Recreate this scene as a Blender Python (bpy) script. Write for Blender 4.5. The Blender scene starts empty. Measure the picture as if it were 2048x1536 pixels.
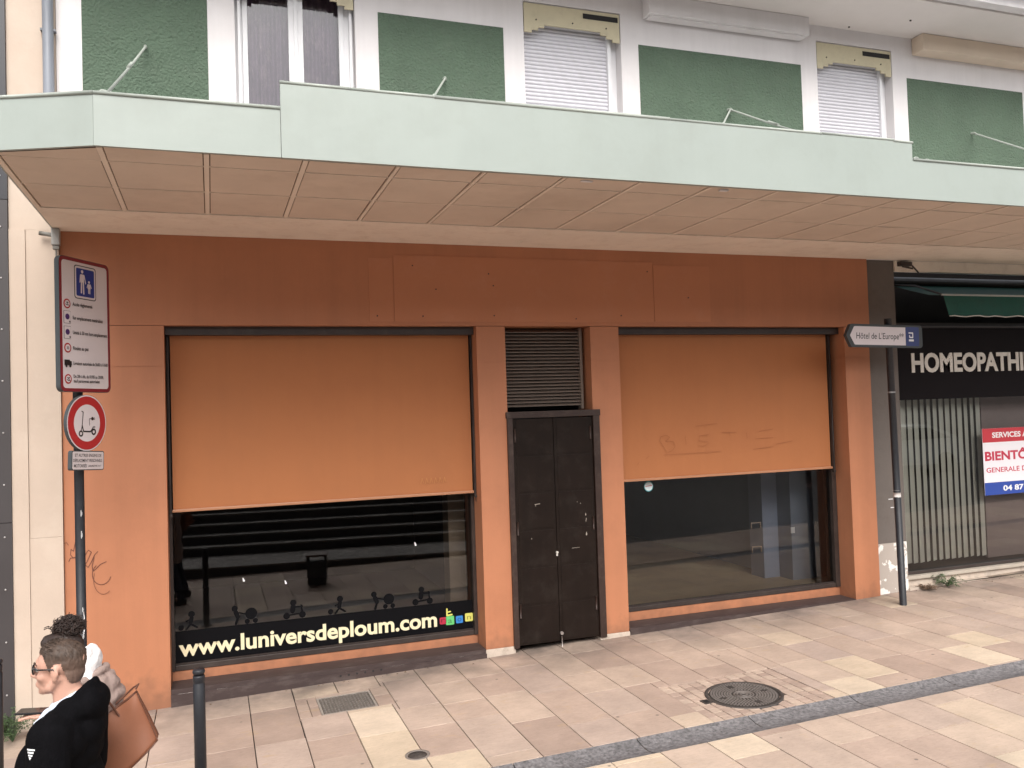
import bpy, bmesh, math, random
from math import sin, cos, pi, radians
from mathutils import Vector, Matrix, noise

random.seed(7)
scene = bpy.context.scene
COL = scene.collection

# ------------------------------------------------------------------ camera
cam_d = bpy.data.cameras.new("camera")
cam = bpy.data.objects.new("camera", cam_d)
COL.objects.link(cam)
CR = Vector((0.94290385, -0.33144124, -0.03284867))
CU = Vector((0.02060565, -0.04038649, 0.99897164))
CF = Vector((0.33242705, 0.94261107, 0.03125101))
m = Matrix((( CR.x, CU.x, -CF.x, 0), (CR.y, CU.y, -CF.y, -8.8865), (CR.z, CU.z, -CF.z, 2.62), (0, 0, 0, 1)))
cam.matrix_world = m
cam_d.sensor_width = 36
cam_d.lens = 36 * 1708.1 / 2048
cam_d.clip_end = 1000
scene.camera = cam

# ------------------------------------------------------------------ light
SUN_EL, SUN_AZ = 44, -171          # azimuth of the light measured from +y towards +x
world = bpy.data.worlds.new("World")
scene.world = world
world.use_nodes = True
wn, wl = world.node_tree.nodes, world.node_tree.links
wn.clear()
sky = wn.new('ShaderNodeTexSky'); sky.sky_type = 'NISHITA'; sky.sun_disc = False
sky.sun_elevation = radians(SUN_EL); sky.sun_rotation = radians(SUN_AZ)
sky.dust_density = 3.0
hs = wn.new('ShaderNodeHueSaturation'); hs.inputs['Saturation'].default_value = 0.22
bg = wn.new('ShaderNodeBackground'); bg.inputs['Strength'].default_value = 0.15
wo = wn.new('ShaderNodeOutputWorld')
wl.new(sky.outputs[0], hs.inputs['Color']); wl.new(hs.outputs[0], bg.inputs[0]); wl.new(bg.outputs[0], wo.inputs[0])
sd = bpy.data.lights.new("sun", 'SUN'); sd.energy = 1.4; sd.angle = radians(38); sd.color = (1.0, 0.94, 0.87)
sun = bpy.data.objects.new("sun", sd); COL.objects.link(sun)
dirv = Vector((sin(radians(SUN_AZ)) * cos(radians(SUN_EL)), cos(radians(SUN_AZ)) * cos(radians(SUN_EL)), sin(radians(SUN_EL))))
sun.rotation_euler = dirv.to_track_quat('Z', 'Y').to_euler()
sun.location = (0, -5, 20)
scene.view_settings.view_transform = 'Standard'
scene.view_settings.look = 'None'
scene.view_settings.exposure = 0.92
scene.view_settings.gamma = 1

def gz(x):                       # the pavement climbs gently to the right
    return -0.09 + 0.022 * x

# ------------------------------------------------------------------ materials
MATS = {}
def mat(name, col, rough=0.8, var=0.0, vscale=3.0, bump=0.0, bscale=60.0, metal=0.0, spec=0.5,
        dirt=None, dscale=2.0, damt=0.5, stretch=(1, 1, 1), detail=4, bdist=0.01, coat=0.0, streak=0.0, big=0.0, splash=None):
    if name in MATS: return MATS[name]
    M = bpy.data.materials.new(name); M.use_nodes = True
    N, L = M.node_tree.nodes, M.node_tree.links
    b = N['Principled BSDF']
    b.inputs['Roughness'].default_value = rough
    b.inputs['Metallic'].default_value = metal
    b.inputs['Specular IOR Level'].default_value = spec
    b.inputs['Coat Weight'].default_value = coat
    b.inputs['Base Color'].default_value = (*col, 1)
    tc = N.new('ShaderNodeTexCoord'); mp = N.new('ShaderNodeMapping'); mp.inputs['Scale'].default_value = stretch
    L.new(tc.outputs['Object'], mp.inputs['Vector'])
    last = None
    if var > 0:
        n1 = N.new('ShaderNodeTexNoise'); n1.inputs['Scale'].default_value = vscale; n1.inputs['Detail'].default_value = 8
        n1.inputs['Roughness'].default_value = 0.65
        L.new(mp.outputs[0], n1.inputs['Vector'])
        r = N.new('ShaderNodeMapRange'); r.inputs[1].default_value = 0.3; r.inputs[2].default_value = 0.7
        r.inputs[3].default_value = 1 - var; r.inputs[4].default_value = 1 + var
        L.new(n1.outputs[0], r.inputs[0])
        mx = N.new('ShaderNodeMix'); mx.data_type = 'RGBA'; mx.blend_type = 'MULTIPLY'; mx.inputs[0].default_value = 1
        mx.inputs[6].default_value = (*col, 1)
        L.new(r.outputs[0], mx.inputs[7])
        last = mx.outputs[2]
        rr = N.new('ShaderNodeMapRange'); rr.inputs[3].default_value = max(0.02, rough - 0.12); rr.inputs[4].default_value = min(1, rough + 0.12)
        L.new(n1.outputs[0], rr.inputs[0]); L.new(rr.outputs[0], b.inputs['Roughness'])
    if dirt:
        n2 = N.new('ShaderNodeTexNoise'); n2.inputs['Scale'].default_value = dscale; n2.inputs['Detail'].default_value = 10
        n2.inputs['Roughness'].default_value = 0.7
        L.new(mp.outputs[0], n2.inputs['Vector'])
        r2 = N.new('ShaderNodeMapRange'); r2.inputs[1].default_value = 0.5; r2.inputs[2].default_value = 0.72
        r2.inputs[3].default_value = 0; r2.inputs[4].default_value = damt
        L.new(n2.outputs[0], r2.inputs[0])
        m2 = N.new('ShaderNodeMix'); m2.data_type = 'RGBA'
        L.new(r2.outputs[0], m2.inputs[0])
        if last: L.new(last, m2.inputs[6])
        else: m2.inputs[6].default_value = (*col, 1)
        m2.inputs[7].default_value = (*dirt, 1)
        last = m2.outputs[2]
    if streak > 0:      # rain runs down the face
        m3 = N.new('ShaderNodeMapping'); m3.inputs['Scale'].default_value = (7, 7, .35); L.new(tc.outputs['Object'], m3.inputs['Vector'])
        n4 = N.new('ShaderNodeTexNoise'); n4.inputs['Scale'].default_value = 1.0; n4.inputs['Detail'].default_value = 9; n4.inputs['Roughness'].default_value = .62
        L.new(m3.outputs[0], n4.inputs['Vector'])
        r4 = N.new('ShaderNodeMapRange'); r4.inputs[1].default_value = .42; r4.inputs[2].default_value = .72; r4.inputs[3].default_value = 1; r4.inputs[4].default_value = 1 - streak
        L.new(n4.outputs[0], r4.inputs[0])
        x4 = N.new('ShaderNodeMix'); x4.data_type = 'RGBA'; x4.blend_type = 'MULTIPLY'; x4.inputs[0].default_value = 1
        if last: L.new(last, x4.inputs[6])
        else: x4.inputs[6].default_value = (*col, 1)
        L.new(r4.outputs[0], x4.inputs[7]); last = x4.outputs[2]
    if splash:          # street dirt thrown up on the foot of the wall, ragged upper edge
        sp = N.new('ShaderNodeSeparateXYZ'); L.new(tc.outputs['Object'], sp.inputs[0])
        n5 = N.new('ShaderNodeTexNoise'); n5.inputs['Scale'].default_value = 9; n5.inputs['Detail'].default_value = 9; L.new(tc.outputs['Object'], n5.inputs['Vector'])
        ma = N.new('ShaderNodeMath'); ma.operation = 'MULTIPLY_ADD'; ma.inputs[1].default_value = -.55; L.new(n5.outputs[0], ma.inputs[0]); L.new(sp.outputs['Z'], ma.inputs[2])
        r5 = N.new('ShaderNodeMapRange'); r5.inputs[1].default_value = -.30; r5.inputs[2].default_value = -.02; r5.inputs[3].default_value = .55; r5.inputs[4].default_value = 0
        L.new(ma.outputs[0], r5.inputs[0])
        x5 = N.new('ShaderNodeMix'); x5.data_type = 'RGBA'; L.new(r5.outputs[0], x5.inputs[0]); L.new(last, x5.inputs[6]); x5.inputs[7].default_value = (*splash, 1); last = x5.outputs[2]
    if last: L.new(last, b.inputs['Base Color'])
    if bump > 0:
        n3 = N.new('ShaderNodeTexNoise'); n3.inputs['Scale'].default_value = bscale; n3.inputs['Detail'].default_value = detail
        L.new(mp.outputs[0], n3.inputs['Vector'])
        bp = N.new('ShaderNodeBump'); bp.inputs['Strength'].default_value = bump; bp.inputs['Distance'].default_value = bdist
        L.new(n3.outputs[0], bp.inputs['Height']); L.new(bp.outputs[0], b.inputs['Normal'])
    MATS[name] = M
    return M

def glass_mat(name, ior=1.8, tint=(0.8, 0.82, 0.82), rough=0.0):
    M = bpy.data.materials.new(name); M.use_nodes = True
    N, L = M.node_tree.nodes, M.node_tree.links
    N.clear()
    o = N.new('ShaderNodeOutputMaterial'); mx = N.new('ShaderNodeMixShader')
    t = N.new('ShaderNodeBsdfTransparent'); t.inputs[0].default_value = (*tint, 1)
    g = N.new('ShaderNodeBsdfGlossy'); g.inputs['Roughness'].default_value = rough; g.inputs[0].default_value = (1, 1, 1, 1)
    f = N.new('ShaderNodeFresnel'); f.inputs[0].default_value = ior
    L.new(f.outputs[0], mx.inputs[0]); L.new(t.outputs[0], mx.inputs[1]); L.new(g.outputs[0], mx.inputs[2]); L.new(mx.outputs[0], o.inputs[0])
    return M

def paving_mat():
    M = bpy.data.materials.new("paving_stone"); M.use_nodes = True
    N, L = M.node_tree.nodes, M.node_tree.links
    b = N['Principled BSDF']; b.inputs['Roughness'].default_value = 0.75
    at = N.new('ShaderNodeAttribute'); at.attribute_name = 'tone'
    cr = N.new('ShaderNodeValToRGB'); cr.color_ramp.interpolation = 'LINEAR'
    e = cr.color_ramp.elements
    pal = [(0.00, (.355, .262, .212)), (0.2, (.42, .312, .252)), (0.4, (.47, .362, .288)), (0.6, (.42, .322, .270)), (0.75, (.51, .395, .308)), (0.88, (.55, .44, .325)), (1.0, (.61, .50, .39))]
    e[0].position, e[0].color = pal[0][0], (*pal[0][1], 1)
    e[1].position, e[1].color = pal[-1][0], (*pal[-1][1], 1)
    for q, c in pal[1:-1]:
        x = e.new(q); x.color = (*c, 1)
    L.new(at.outputs['Fac'], cr.inputs[0])
    tc = N.new('ShaderNodeTexCoord')
    def nz(scale, lo, hi, a, bb, st=(1, 1, 1), rg=0.65):
        mp = N.new('ShaderNodeMapping'); mp.inputs['Scale'].default_value = st
        L.new(tc.outputs['Object'], mp.inputs['Vector'])
        n = N.new('ShaderNodeTexNoise'); n.inputs['Scale'].default_value = scale; n.inputs['Detail'].default_value = 10; n.inputs['Roughness'].default_value = rg
        L.new(mp.outputs[0], n.inputs['Vector'])
        r = N.new('ShaderNodeMapRange'); r.inputs[1].default_value = lo; r.inputs[2].default_value = hi
        r.inputs[3].default_value = a; r.inputs[4].default_value = bb
        L.new(n.outputs[0], r.inputs[0]); return r.outputs[0], n.outputs[0]
    def mul(c, f):
        x = N.new('ShaderNodeMix'); x.data_type = 'RGBA'; x.blend_type = 'MULTIPLY'; x.inputs[0].default_value = 1
        L.new(c, x.inputs[6]); L.new(f, x.inputs[7]); return x.outputs[2]
    c = cr.outputs[0]
    c = mul(c, nz(2.2, .3, .7, .84, 1.12)[0])
    c = mul(c, nz(.6, .35, .65, .93, 1.05)[0])
    c = mul(c, nz(26, .55, .72, 1.0, .86, (1, 2.5, 1), .6)[0])
    c = mul(c, nz(14, .3, .7, .93, 1.07, (1, 3, 1))[0])
    c = mul(c, nz(70, .62, .70, 1.0, .86, (1, 1, 1), .5)[0])
    # yellow-rust veins
    x = N.new('ShaderNodeMix'); x.data_type = 'RGBA'; L.new(nz(5, .60, .74, 0, .45, (1, 2.2, 1), .6)[0], x.inputs[0])
    L.new(c, x.inputs[6]); x.inputs[7].default_value = (.44, .30, .15, 1); c = x.outputs[2]
    # grime trodden in along the foot of the wall: patchy, follows the building line
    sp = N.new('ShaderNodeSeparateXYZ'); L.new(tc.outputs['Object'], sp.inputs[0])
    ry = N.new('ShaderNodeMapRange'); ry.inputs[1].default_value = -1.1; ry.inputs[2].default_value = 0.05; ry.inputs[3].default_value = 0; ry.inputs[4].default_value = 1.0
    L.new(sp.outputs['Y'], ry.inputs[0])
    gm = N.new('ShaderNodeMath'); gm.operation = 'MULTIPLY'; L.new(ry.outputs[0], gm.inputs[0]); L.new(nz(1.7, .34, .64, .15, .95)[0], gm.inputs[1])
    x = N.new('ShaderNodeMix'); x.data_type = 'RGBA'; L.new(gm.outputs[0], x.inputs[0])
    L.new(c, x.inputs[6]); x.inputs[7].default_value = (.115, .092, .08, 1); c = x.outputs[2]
    # chewing-gum spots
    v = N.new('ShaderNodeTexVoronoi'); v.inputs['Scale'].default_value = 3.1; L.new(tc.outputs['Object'], v.inputs['Vector'])
    r = N.new('ShaderNodeMapRange'); r.inputs[1].default_value = 0.035; r.inputs[2].default_value = 0.055; r.inputs[3].default_value = .75; r.inputs[4].default_value = 0
    L.new(v.outputs['Distance'], r.inputs[0])
    x = N.new('ShaderNodeMix'); x.data_type = 'RGBA'; L.new(r.outputs[0], x.inputs[0])
    L.new(c, x.inputs[6]); x.inputs[7].default_value = (.12, .10, .09, 1); c = x.outputs[2]
    L.new(c, b.inputs['Base Color'])
    n3 = N.new('ShaderNodeTexNoise'); n3.inputs['Scale'].default_value = 45; n3.inputs['Detail'].default_value = 6; L.new(tc.outputs['Object'], n3.inputs['Vector'])
    bp = N.new('ShaderNodeBump'); bp.inputs['Strength'].default_value = 0.35; bp.inputs['Distance'].default_value = 0.004
    L.new(n3.outputs[0], bp.inputs['Height']); L.new(bp.outputs[0], b.inputs['Normal'])
    return M

def cobble_mat(name, col, scale=9):
    M = bpy.data.materials.new(name); M.use_nodes = True
    N, L = M.node_tree.nodes, M.node_tree.links
    b = N['Principled BSDF']; b.inputs['Roughness'].default_value = 0.8
    tc = N.new('ShaderNodeTexCoord')
    v = N.new('ShaderNodeTexVoronoi'); v.feature = 'DISTANCE_TO_EDGE'; v.inputs['Scale'].default_value = scale; v.inputs['Randomness'].default_value = .6
    L.new(tc.outputs['Object'], v.inputs['Vector'])
    v2 = N.new('ShaderNodeTexVoronoi'); v2.inputs['Scale'].default_value = scale; v2.inputs['Randomness'].default_value = .6
    L.new(tc.outputs['Object'], v2.inputs['Vector'])
    r = N.new('ShaderNodeMapRange'); r.inputs[1].default_value = 0.02; r.inputs[2].default_value = 0.10; r.inputs[3].default_value = .25; r.inputs[4].default_value = 1
    L.new(v.outputs['Distance'], r.inputs[0])
    sp = N.new('ShaderNodeSeparateColor'); L.new(v2.outputs['Color'], sp.inputs[0])
    r2 = N.new('ShaderNodeMapRange'); r2.inputs[3].default_value = .7; r2.inputs[4].default_value = 1.3; L.new(sp.outputs[0], r2.inputs[0])
    mu = N.new('ShaderNodeMath'); mu.operation = 'MULTIPLY'; L.new(r.outputs[0], mu.inputs[0]); L.new(r2.outputs[0], mu.inputs[1])
    x = N.new('ShaderNodeMix'); x.data_type = 'RGBA'; x.blend_type = 'MULTIPLY'; x.inputs[0].default_value = 1; x.inputs[6].default_value = (*col, 1)
    L.new(mu.outputs[0], x.inputs[7]); L.new(x.outputs[2], b.inputs['Base Color'])
    bp = N.new('ShaderNodeBump'); bp.inputs['Strength'].default_value = .8; bp.inputs['Distance'].default_value = .02
    L.new(r.outputs[0], bp.inputs['Height']); L.new(bp.outputs[0], b.inputs['Normal'])
    return M

def peel_mat():
    """white paint flaking off grey mortar"""
    M = bpy.data.materials.new("flaking_white_paint"); M.use_nodes = True
    N, L = M.node_tree.nodes, M.node_tree.links
    b = N['Principled BSDF']; b.inputs['Roughness'].default_value = 0.9
    tc = N.new('ShaderNodeTexCoord')
    n = N.new('ShaderNodeTexNoise'); n.inputs['Scale'].default_value = 6; n.inputs['Detail'].default_value = 8; n.inputs['Roughness'].default_value = .55
    L.new(tc.outputs['Object'], n.inputs['Vector'])
    cr = N.new('ShaderNodeValToRGB'); e = cr.color_ramp.elements
    e[0].position = .50; e[0].color = (.40, .35, .31, 1); e[1].position = .52; e[1].color = (.74, .72, .68, 1)
    L.new(n.outputs[0], cr.inputs[0]); L.new(cr.outputs[0], b.inputs['Base Color'])
    bp = N.new('ShaderNodeBump'); bp.inputs['Strength'].default_value = .6; bp.inputs['Distance'].default_value = .004
    L.new(cr.outputs[0], bp.inputs['Height']); L.new(bp.outputs[0], b.inputs['Normal'])
    return M

ORANGE = mat('orange_wall_paint', (.435, .176, .088), .62, .06, 1.3, .16, 60, dirt=(.33, .13, .065), dscale=1.1, damt=.45, bdist=.004, streak=.07, splash=(.15, .075, .045))
BLIND = mat('orange_blind_fabric', (.405, .150, .054), .75, .06, .9, .5, 1.3, dirt=(.34, .125, .05), dscale=.9, damt=.5, bdist=.03, streak=.03)
BARM = mat('blind_bar_metal', (.42, .20, .11), .4, .05, 8)
DARKF = mat('dark_bronze_metal', (.035, .025, .022), .42, .2, 5, dirt=(.08, .065, .055), dscale=6, damt=.4)
BLACKREC = mat('black_recess', (.012, .011, .011), .7, .2, 4)
DOORM = mat('brown_black_door_paint', (.012, .007, .005), .55, .2, 3, .05, 120, dirt=(.04, .032, .027), dscale=4, damt=.35, spec=.16, streak=.2)
DOORFR = mat('brown_door_frame_paint', (.030, .015, .011), .5, .2, 4, dirt=(.09, .065, .05), dscale=9, damt=.5)
PLINTH = mat('brown_plinth_metal', (.045, .028, .026), .65, .16, 5, .1, 30, dirt=(.095, .075, .068), dscale=5, damt=.7, stretch=(1, 3, 3))
WHITEW = mat('white_wall_render', (.74, .71, .71), .85, .04, 1.5, .15, 120, bdist=.003, dirt=(.66, .63, .61), dscale=1.3, damt=.3, streak=.06)
WHITEP = mat('white_plastic', (.78, .775, .79), .4, .02, 4)
SHUT = mat('shutter_slat_plastic', (.70, .69, .73), .45, .03, 4)
CREAMB = mat('cream_board_paint', (.58, .52, .36), .6, .05, 5, dirt=(.42, .37, .26), dscale=8, damt=.4)
GREENP = mat('green_roughcast', (.105, .155, .108), .95, .12, 1.6, 1.0, 40, bdist=.035, detail=6, dirt=(.125, .158, .12), dscale=3, damt=.4, streak=.04)
FASC = mat('pale_green_fascia_metal', (.325, .365, .335), .45, .04, .8, .5, 1.3, bdist=.03, dirt=(.28, .31, .275), dscale=2.0, damt=.4, streak=.025)
COPE = mat('coping_metal', (.36, .39, .35), .38, .06, 5)
SOFF = mat('beige_soffit_panel', (.68, .575, .475), .8, .07, 1.0, dirt=(.54, .44, .35), dscale=1.3, damt=.6)
SOFB = mat('soffit_batten_paint', (.80, .70, .59), .75, .04, 2)
CREAMS = mat('cream_plaster_soffit', (.85, .76, .65), .85, .05, 2, .15, 60, dirt=(.55, .42, .32), dscale=5, damt=.35)
CREAMW = mat('cream_wall_render', (.50, .405, .33), .85, .06, 1.6, .25, 40, bdist=.004, dirt=(.56, .475, .395), dscale=1.5, damt=.7)
CLAD = mat('grey_cladding_panel', (.046, .040, .041), .5, .06, 1.2)
CLADB = mat('black_cladding_panel', (.02, .02, .025), .4, .1, 1.2)
GREYW = mat('grey_mortar_wall', (.135, .115, .103), .9, .12, 2.5, .3, 40, dirt=(.095, .077, .067), dscale=2.5, damt=.7, bdist=.004)
STONE = mat('pale_stone_block', (.50, .42, .35), .85, .12, 6, .3, 40, dirt=(.27, .22, .18), dscale=9, damt=.8, bdist=.005)
POLE = mat('anthracite_pole_paint', (.013, .0145, .019), .5, .12, 4, dirt=(.05, .053, .06), dscale=14, damt=.3)
SIGNGR = mat('sign_back_grey', (.045, .052, .056), .5, .08, 4)
SIGNW = mat('sign_white_film', (.62, .57, .58), .35, .02, 3)
SIGNR = mat('sign_red_film', (.38, .022, .025), .35, .03, 3)
SIGNDR = mat('sign_dark_red_film', (.20, .016, .025), .35, .03, 3)
SIGNB = mat('sign_blue_film', (.012, .035, .22), .35, .03, 3)
SIGNBL = mat('sign_black_film', (.012, .011, .012), .4)
SIGNPU = mat('sign_purple_film', (.055, .02, .12), .4)
IRON = mat('cast_iron', (.062, .052, .047), .62, .25, 14, .5, 50, dirt=(.12, .10, .085), dscale=7, damt=.7, bdist=.004, metal=.2)
GRAN = mat('grey_granite_channel', (.155, .147, .150), .75, .65, 34, .6, 60, dirt=(.08, .076, .077), dscale=2.5, damt=.5, bdist=.004)
TAR = mat('joint_filler', (.05, .038, .031), .95, .2, 20)
SKIN = mat('skin', (.56, .32, .24), .5, .06, 12, .08, 150, bdist=.001, spec=.4)
HAIRM = mat('short_brown_hair', (.062, .038, .026), .55, .45, 45, 1.0, 110, bdist=.004, stretch=(1, 1, .35))
HAIRF = mat('faded_short_hair', (.16, .098, .072), .65, .3, 60, .6, 200, bdist=.002)
def fade_mat():
    M = mat('brown_fade_hair', (.062, .038, .026), .6, .4, 60, .8, 150, bdist=.003, stretch=(1, 1, .35)).copy()
    N, L = M.node_tree.nodes, M.node_tree.links
    b = N['Principled BSDF']; src = b.inputs['Base Color'].links[0].from_socket
    tc = N.new('ShaderNodeTexCoord'); sp = N.new('ShaderNodeSeparateXYZ'); L.new(tc.outputs['Object'], sp.inputs[0])
    r = N.new('ShaderNodeMapRange'); r.inputs[1].default_value = 1.655; r.inputs[2].default_value = 1.745; r.inputs[3].default_value = .85; r.inputs[4].default_value = 0
    L.new(sp.outputs['Z'], r.inputs[0])
    x = N.new('ShaderNodeMix'); x.data_type = 'RGBA'; L.new(r.outputs[0], x.inputs[0]); L.new(src, x.inputs[6]); x.inputs[7].default_value = (.20, .125, .095, 1)
    L.new(x.outputs[2], b.inputs['Base Color'])
    return M
HAIRG = fade_mat()
HAIRW = mat('dark_curly_hair', (.030, .017, .013), .55, .4, 60, .8, 120, bdist=.003)
JACK = mat('black_fleece_jacket', (.0045, .0042, .005), .95, .25, 30, .8, 160, bdist=.004, spec=.06)
SHIRT = mat('pale_blue_shirt', (.62, .68, .78), .8, .04, 12, .2, 40)
SCARF = mat('white_cotton_scarf', (.76, .73, .72), .9, .05, 10, .5, 28, bdist=.012)
COATM = mat('taupe_padded_coat', (.31, .225, .195), .75, .08, 10, .6, 26, bdist=.012)
LEATH = mat('tan_leather', (.25, .092, .045), .58, .12, 6, .25, 90, bdist=.002, dirt=(.22, .08, .035), dscale=3, damt=.5)
LEATHD = mat('dark_leather_edge', (.12, .045, .025), .5)
JEANS = mat('dark_jeans', (.03, .035, .055), .9, .2, 20)
SHOE = mat('shoe_leather', (.05, .04, .035), .5)
BLKP = mat('black_plastic', (.012, .012, .014), .25)
LENS = glass_mat('spectacle_lens', 1.5, (.75, .78, .8))
GLASS = glass_mat('shop_window_glass', 1.66, (.78, .80, .80))
GLASS2 = glass_mat('dusty_window_glass', 1.68, (.80, .82, .80))
GLASSU = glass_mat('upper_window_glass', 1.75, (.85, .85, .88))
PAVE = paving_mat()
COBB = cobble_mat('dark_cobbles', (.11, .10, .093), 8)
PEEL = peel_mat()
COBT = cobble_mat('grey_cobble_tread', (.34, .31, .285), 9)

# ------------------------------------------------------------------ object helpers
def tag(o, label=None, cat=None, group=None, kind=None):
    if label: o['label'] = label
    if cat: o['category'] = cat
    if group: o['group'] = group
    if kind: o['kind'] = kind
    return o
def empty(name, loc=(0, 0, 0), rz=0, label=None, cat=None, group=None):
    o = bpy.data.objects.new(name, None); COL.objects.link(o)
    o.empty_display_size = .2
    o.location = loc; o.rotation_euler = (0, 0, rz)
    return tag(o, label, cat, group)

class MB:
    def __init__(s): s.bm = bmesh.new()
    def faces_of(s, verts, faces, mi=0, smooth=False):
        vs = [s.bm.verts.new(v) for v in verts]
        out = []
        for f in faces:
            try:
                fc = s.bm.faces.new([vs[i] for i in f]); fc.material_index = mi; fc.smooth = smooth; out.append(fc)
            except ValueError: pass
        return vs, out
    def box(s, x0, x1, y0, y1, z0, z1, bev=0.0, mi=0):
        v = [(x0, y0, z0), (x1, y0, z0), (x1, y1, z0), (x0, y1, z0), (x0, y0, z1), (x1, y0, z1), (x1, y1, z1), (x0, y1, z1)]
        f = [(0, 3, 2, 1), (4, 5, 6, 7), (0, 1, 5, 4), (1, 2, 6, 5), (2, 3, 7, 6), (3, 0, 4, 7)]
        vs, fs = s.faces_of(v, f, mi)
        if bev > 0:
            es = list({e for q in fs for e in q.edges})
            bmesh.ops.bevel(s.bm, geom=es, offset=bev, segments=2, affect='EDGES', profile=.6)
        return s
    def slopebox(s, x0, x1, y0, y1, zf, z1, mi=0):
        """box whose underside follows the pavement (zf a function of x)"""
        v = [(x0, y0, zf(x0)), (x1, y0, zf(x1)), (x1, y1, zf(x1)), (x0, y1, zf(x0)), (x0, y0, z1), (x1, y0, z1), (x1, y1, z1), (x0, y1, z1)]
        s.faces_of(v, [(0, 3, 2, 1), (4, 5, 6, 7), (0, 1, 5, 4), (1, 2, 6, 5), (2, 3, 7, 6), (3, 0, 4, 7)], mi); return s
    def tube(s, pts, r, seg=12, mi=0, caps=True, smooth=True):
        pts = [Vector(p) for p in pts]
        rs = r if isinstance(r, (list, tuple)) else [r] * len(pts)
        rings = []
        up = None
        for i, p in enumerate(pts):
            a = pts[max(0, i - 1)]; b = pts[min(len(pts) - 1, i + 1)]
            d = (b - a).normalized()
            if up is None:
                up = Vector((0, 0, 1)) if abs(d.z) < .9 else Vector((1, 0, 0))
            sdir = d.cross(up).normalized(); up = sdir.cross(d).normalized()
            rings.append([s.bm.verts.new(p + (sdir * cos(2 * pi * k / seg) + up * sin(2 * pi * k / seg)) * rs[i]) for k in range(seg)])
        for a, b in zip(rings, rings[1:]):
            for k in range(seg):
                f = s.bm.faces.new((a[k], b[k], b[(k + 1) % seg], a[(k + 1) % seg])); f.material_index = mi; f.smooth = smooth
        if caps:
            for ring in (rings[0][::-1], rings[-1]):
                f = s.bm.faces.new(ring); f.material_index = mi
        return s
    def lathe(s, prof, cx=0, cy=0, seg=32, mi=0, smooth=True):
        rings = []
        for r, z in prof:
            rings.append([s.bm.verts.new((cx + r * cos(2 * pi * k / seg), cy + r * sin(2 * pi * k / seg), z)) for k in range(seg)])
        for a, b in zip(rings, rings[1:]):
            for k in range(seg):
                f = s.bm.faces.new((a[k], a[(k + 1) % seg], b[(k + 1) % seg], b[k])); f.material_index = mi; f.smooth = smooth
        if prof[0][0] > 1e-5: s.bm.faces.new(rings[0][::-1]).material_index = mi
        if prof[-1][0] > 1e-5: s.bm.faces.new(rings[-1]).material_index = mi
        return s
    def prism(s, pts, y0, y1, mi=0, bev=0.0):
        """outline in x,z extruded from y0 to y1 (y0 < y1; front faces -y)"""
        n = len(pts)
        a = [s.bm.verts.new((p[0], y0, p[1])) for p in pts]; b = [s.bm.verts.new((p[0], y1, p[1])) for p in pts]
        fs = [s.bm.faces.new(a), s.bm.faces.new(b[::-1])]
        for k in range(n): fs.append(s.bm.faces.new((a[k], b[k], b[(k + 1) % n], a[(k + 1) % n])))
        for f in fs: f.material_index = mi
        if bev > 0:
            es = list({e for e in fs[0].edges})
            bmesh.ops.bevel(s.bm, geom=es, offset=bev, segments=2, affect='EDGES')
        return s
    def ell(s, c, r, rot=None, seg=20):
        mt = Matrix.Translation(Vector(c)) @ (rot.to_matrix().to_4x4() if rot else Matrix.Identity(4)) @ Matrix.Diagonal((r[0], r[1], r[2], 1))
        bmesh.ops.create_uvsphere(s.bm, u_segments=seg, v_segments=max(8, seg // 2 + 2), radius=1, matrix=mt); return s
    def cap(s, a, b, ra, rb, seg=14):
        a, b = Vector(a), Vector(b); d = b - a; L = d.length
        n = 6; prof = []
        dn = d.normalized()
        pts, rs = [], []
        for i in range(n + 1):
            t = -pi / 2 + (pi / 2) * i / n
            pts.append(a + dn * ra * sin(t)); rs.append(max(1e-4, ra * cos(t)))
        for i in range(n + 1):
            t = (pi / 2) * i / n
            pts.append(b + dn * rb * sin(t)); rs.append(max(1e-4, rb * cos(t)))
        s.tube(pts, rs, seg); return s
    def build(s, name, material, parent=None, fix=False, loc=None):
        if fix: bmesh.ops.recalc_face_normals(s.bm, faces=s.bm.faces)
        me = bpy.data.meshes.new(name); s.bm.to_mesh(me); s.bm.free()
        for mm in (material if isinstance(material, (list, tuple)) else [material]): me.materials.append(mm)
        o = bpy.data.objects.new(name, me); COL.objects.link(o)
        if parent: o.parent = parent
        if loc: o.location = loc
        return o

def remeshed(mb, name, material, parent, voxel, smooth=4, noise_amp=0.0, noise_scale=8.0, z_stretch=1.0):
    """fuse overlapping solids into one continuous skin"""
    o = mb.build(name, material, parent, fix=True)
    r = o.modifiers.new('r', 'REMESH'); r.mode = 'VOXEL'; r.voxel_size = voxel; r.use_smooth_shade = True
    if smooth:
        q = o.modifiers.new('s', 'SMOOTH'); q.iterations = smooth; q.factor = .5
    dg = bpy.context.evaluated_depsgraph_get(); dg.update()
    me = bpy.data.meshes.new_from_object(o.evaluated_get(dg))
    o.modifiers.clear(); o.data = me
    if noise_amp:
        for v in me.vertices:
            p = Vector((v.co.x, v.co.y, v.co.z * z_stretch)) * noise_scale
            v.co += v.normal * noise_amp * (noise.noise(p) + .5 * noise.noise(p * 2.3))
    for f in me.polygons: f.use_smooth = True
    return o

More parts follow.
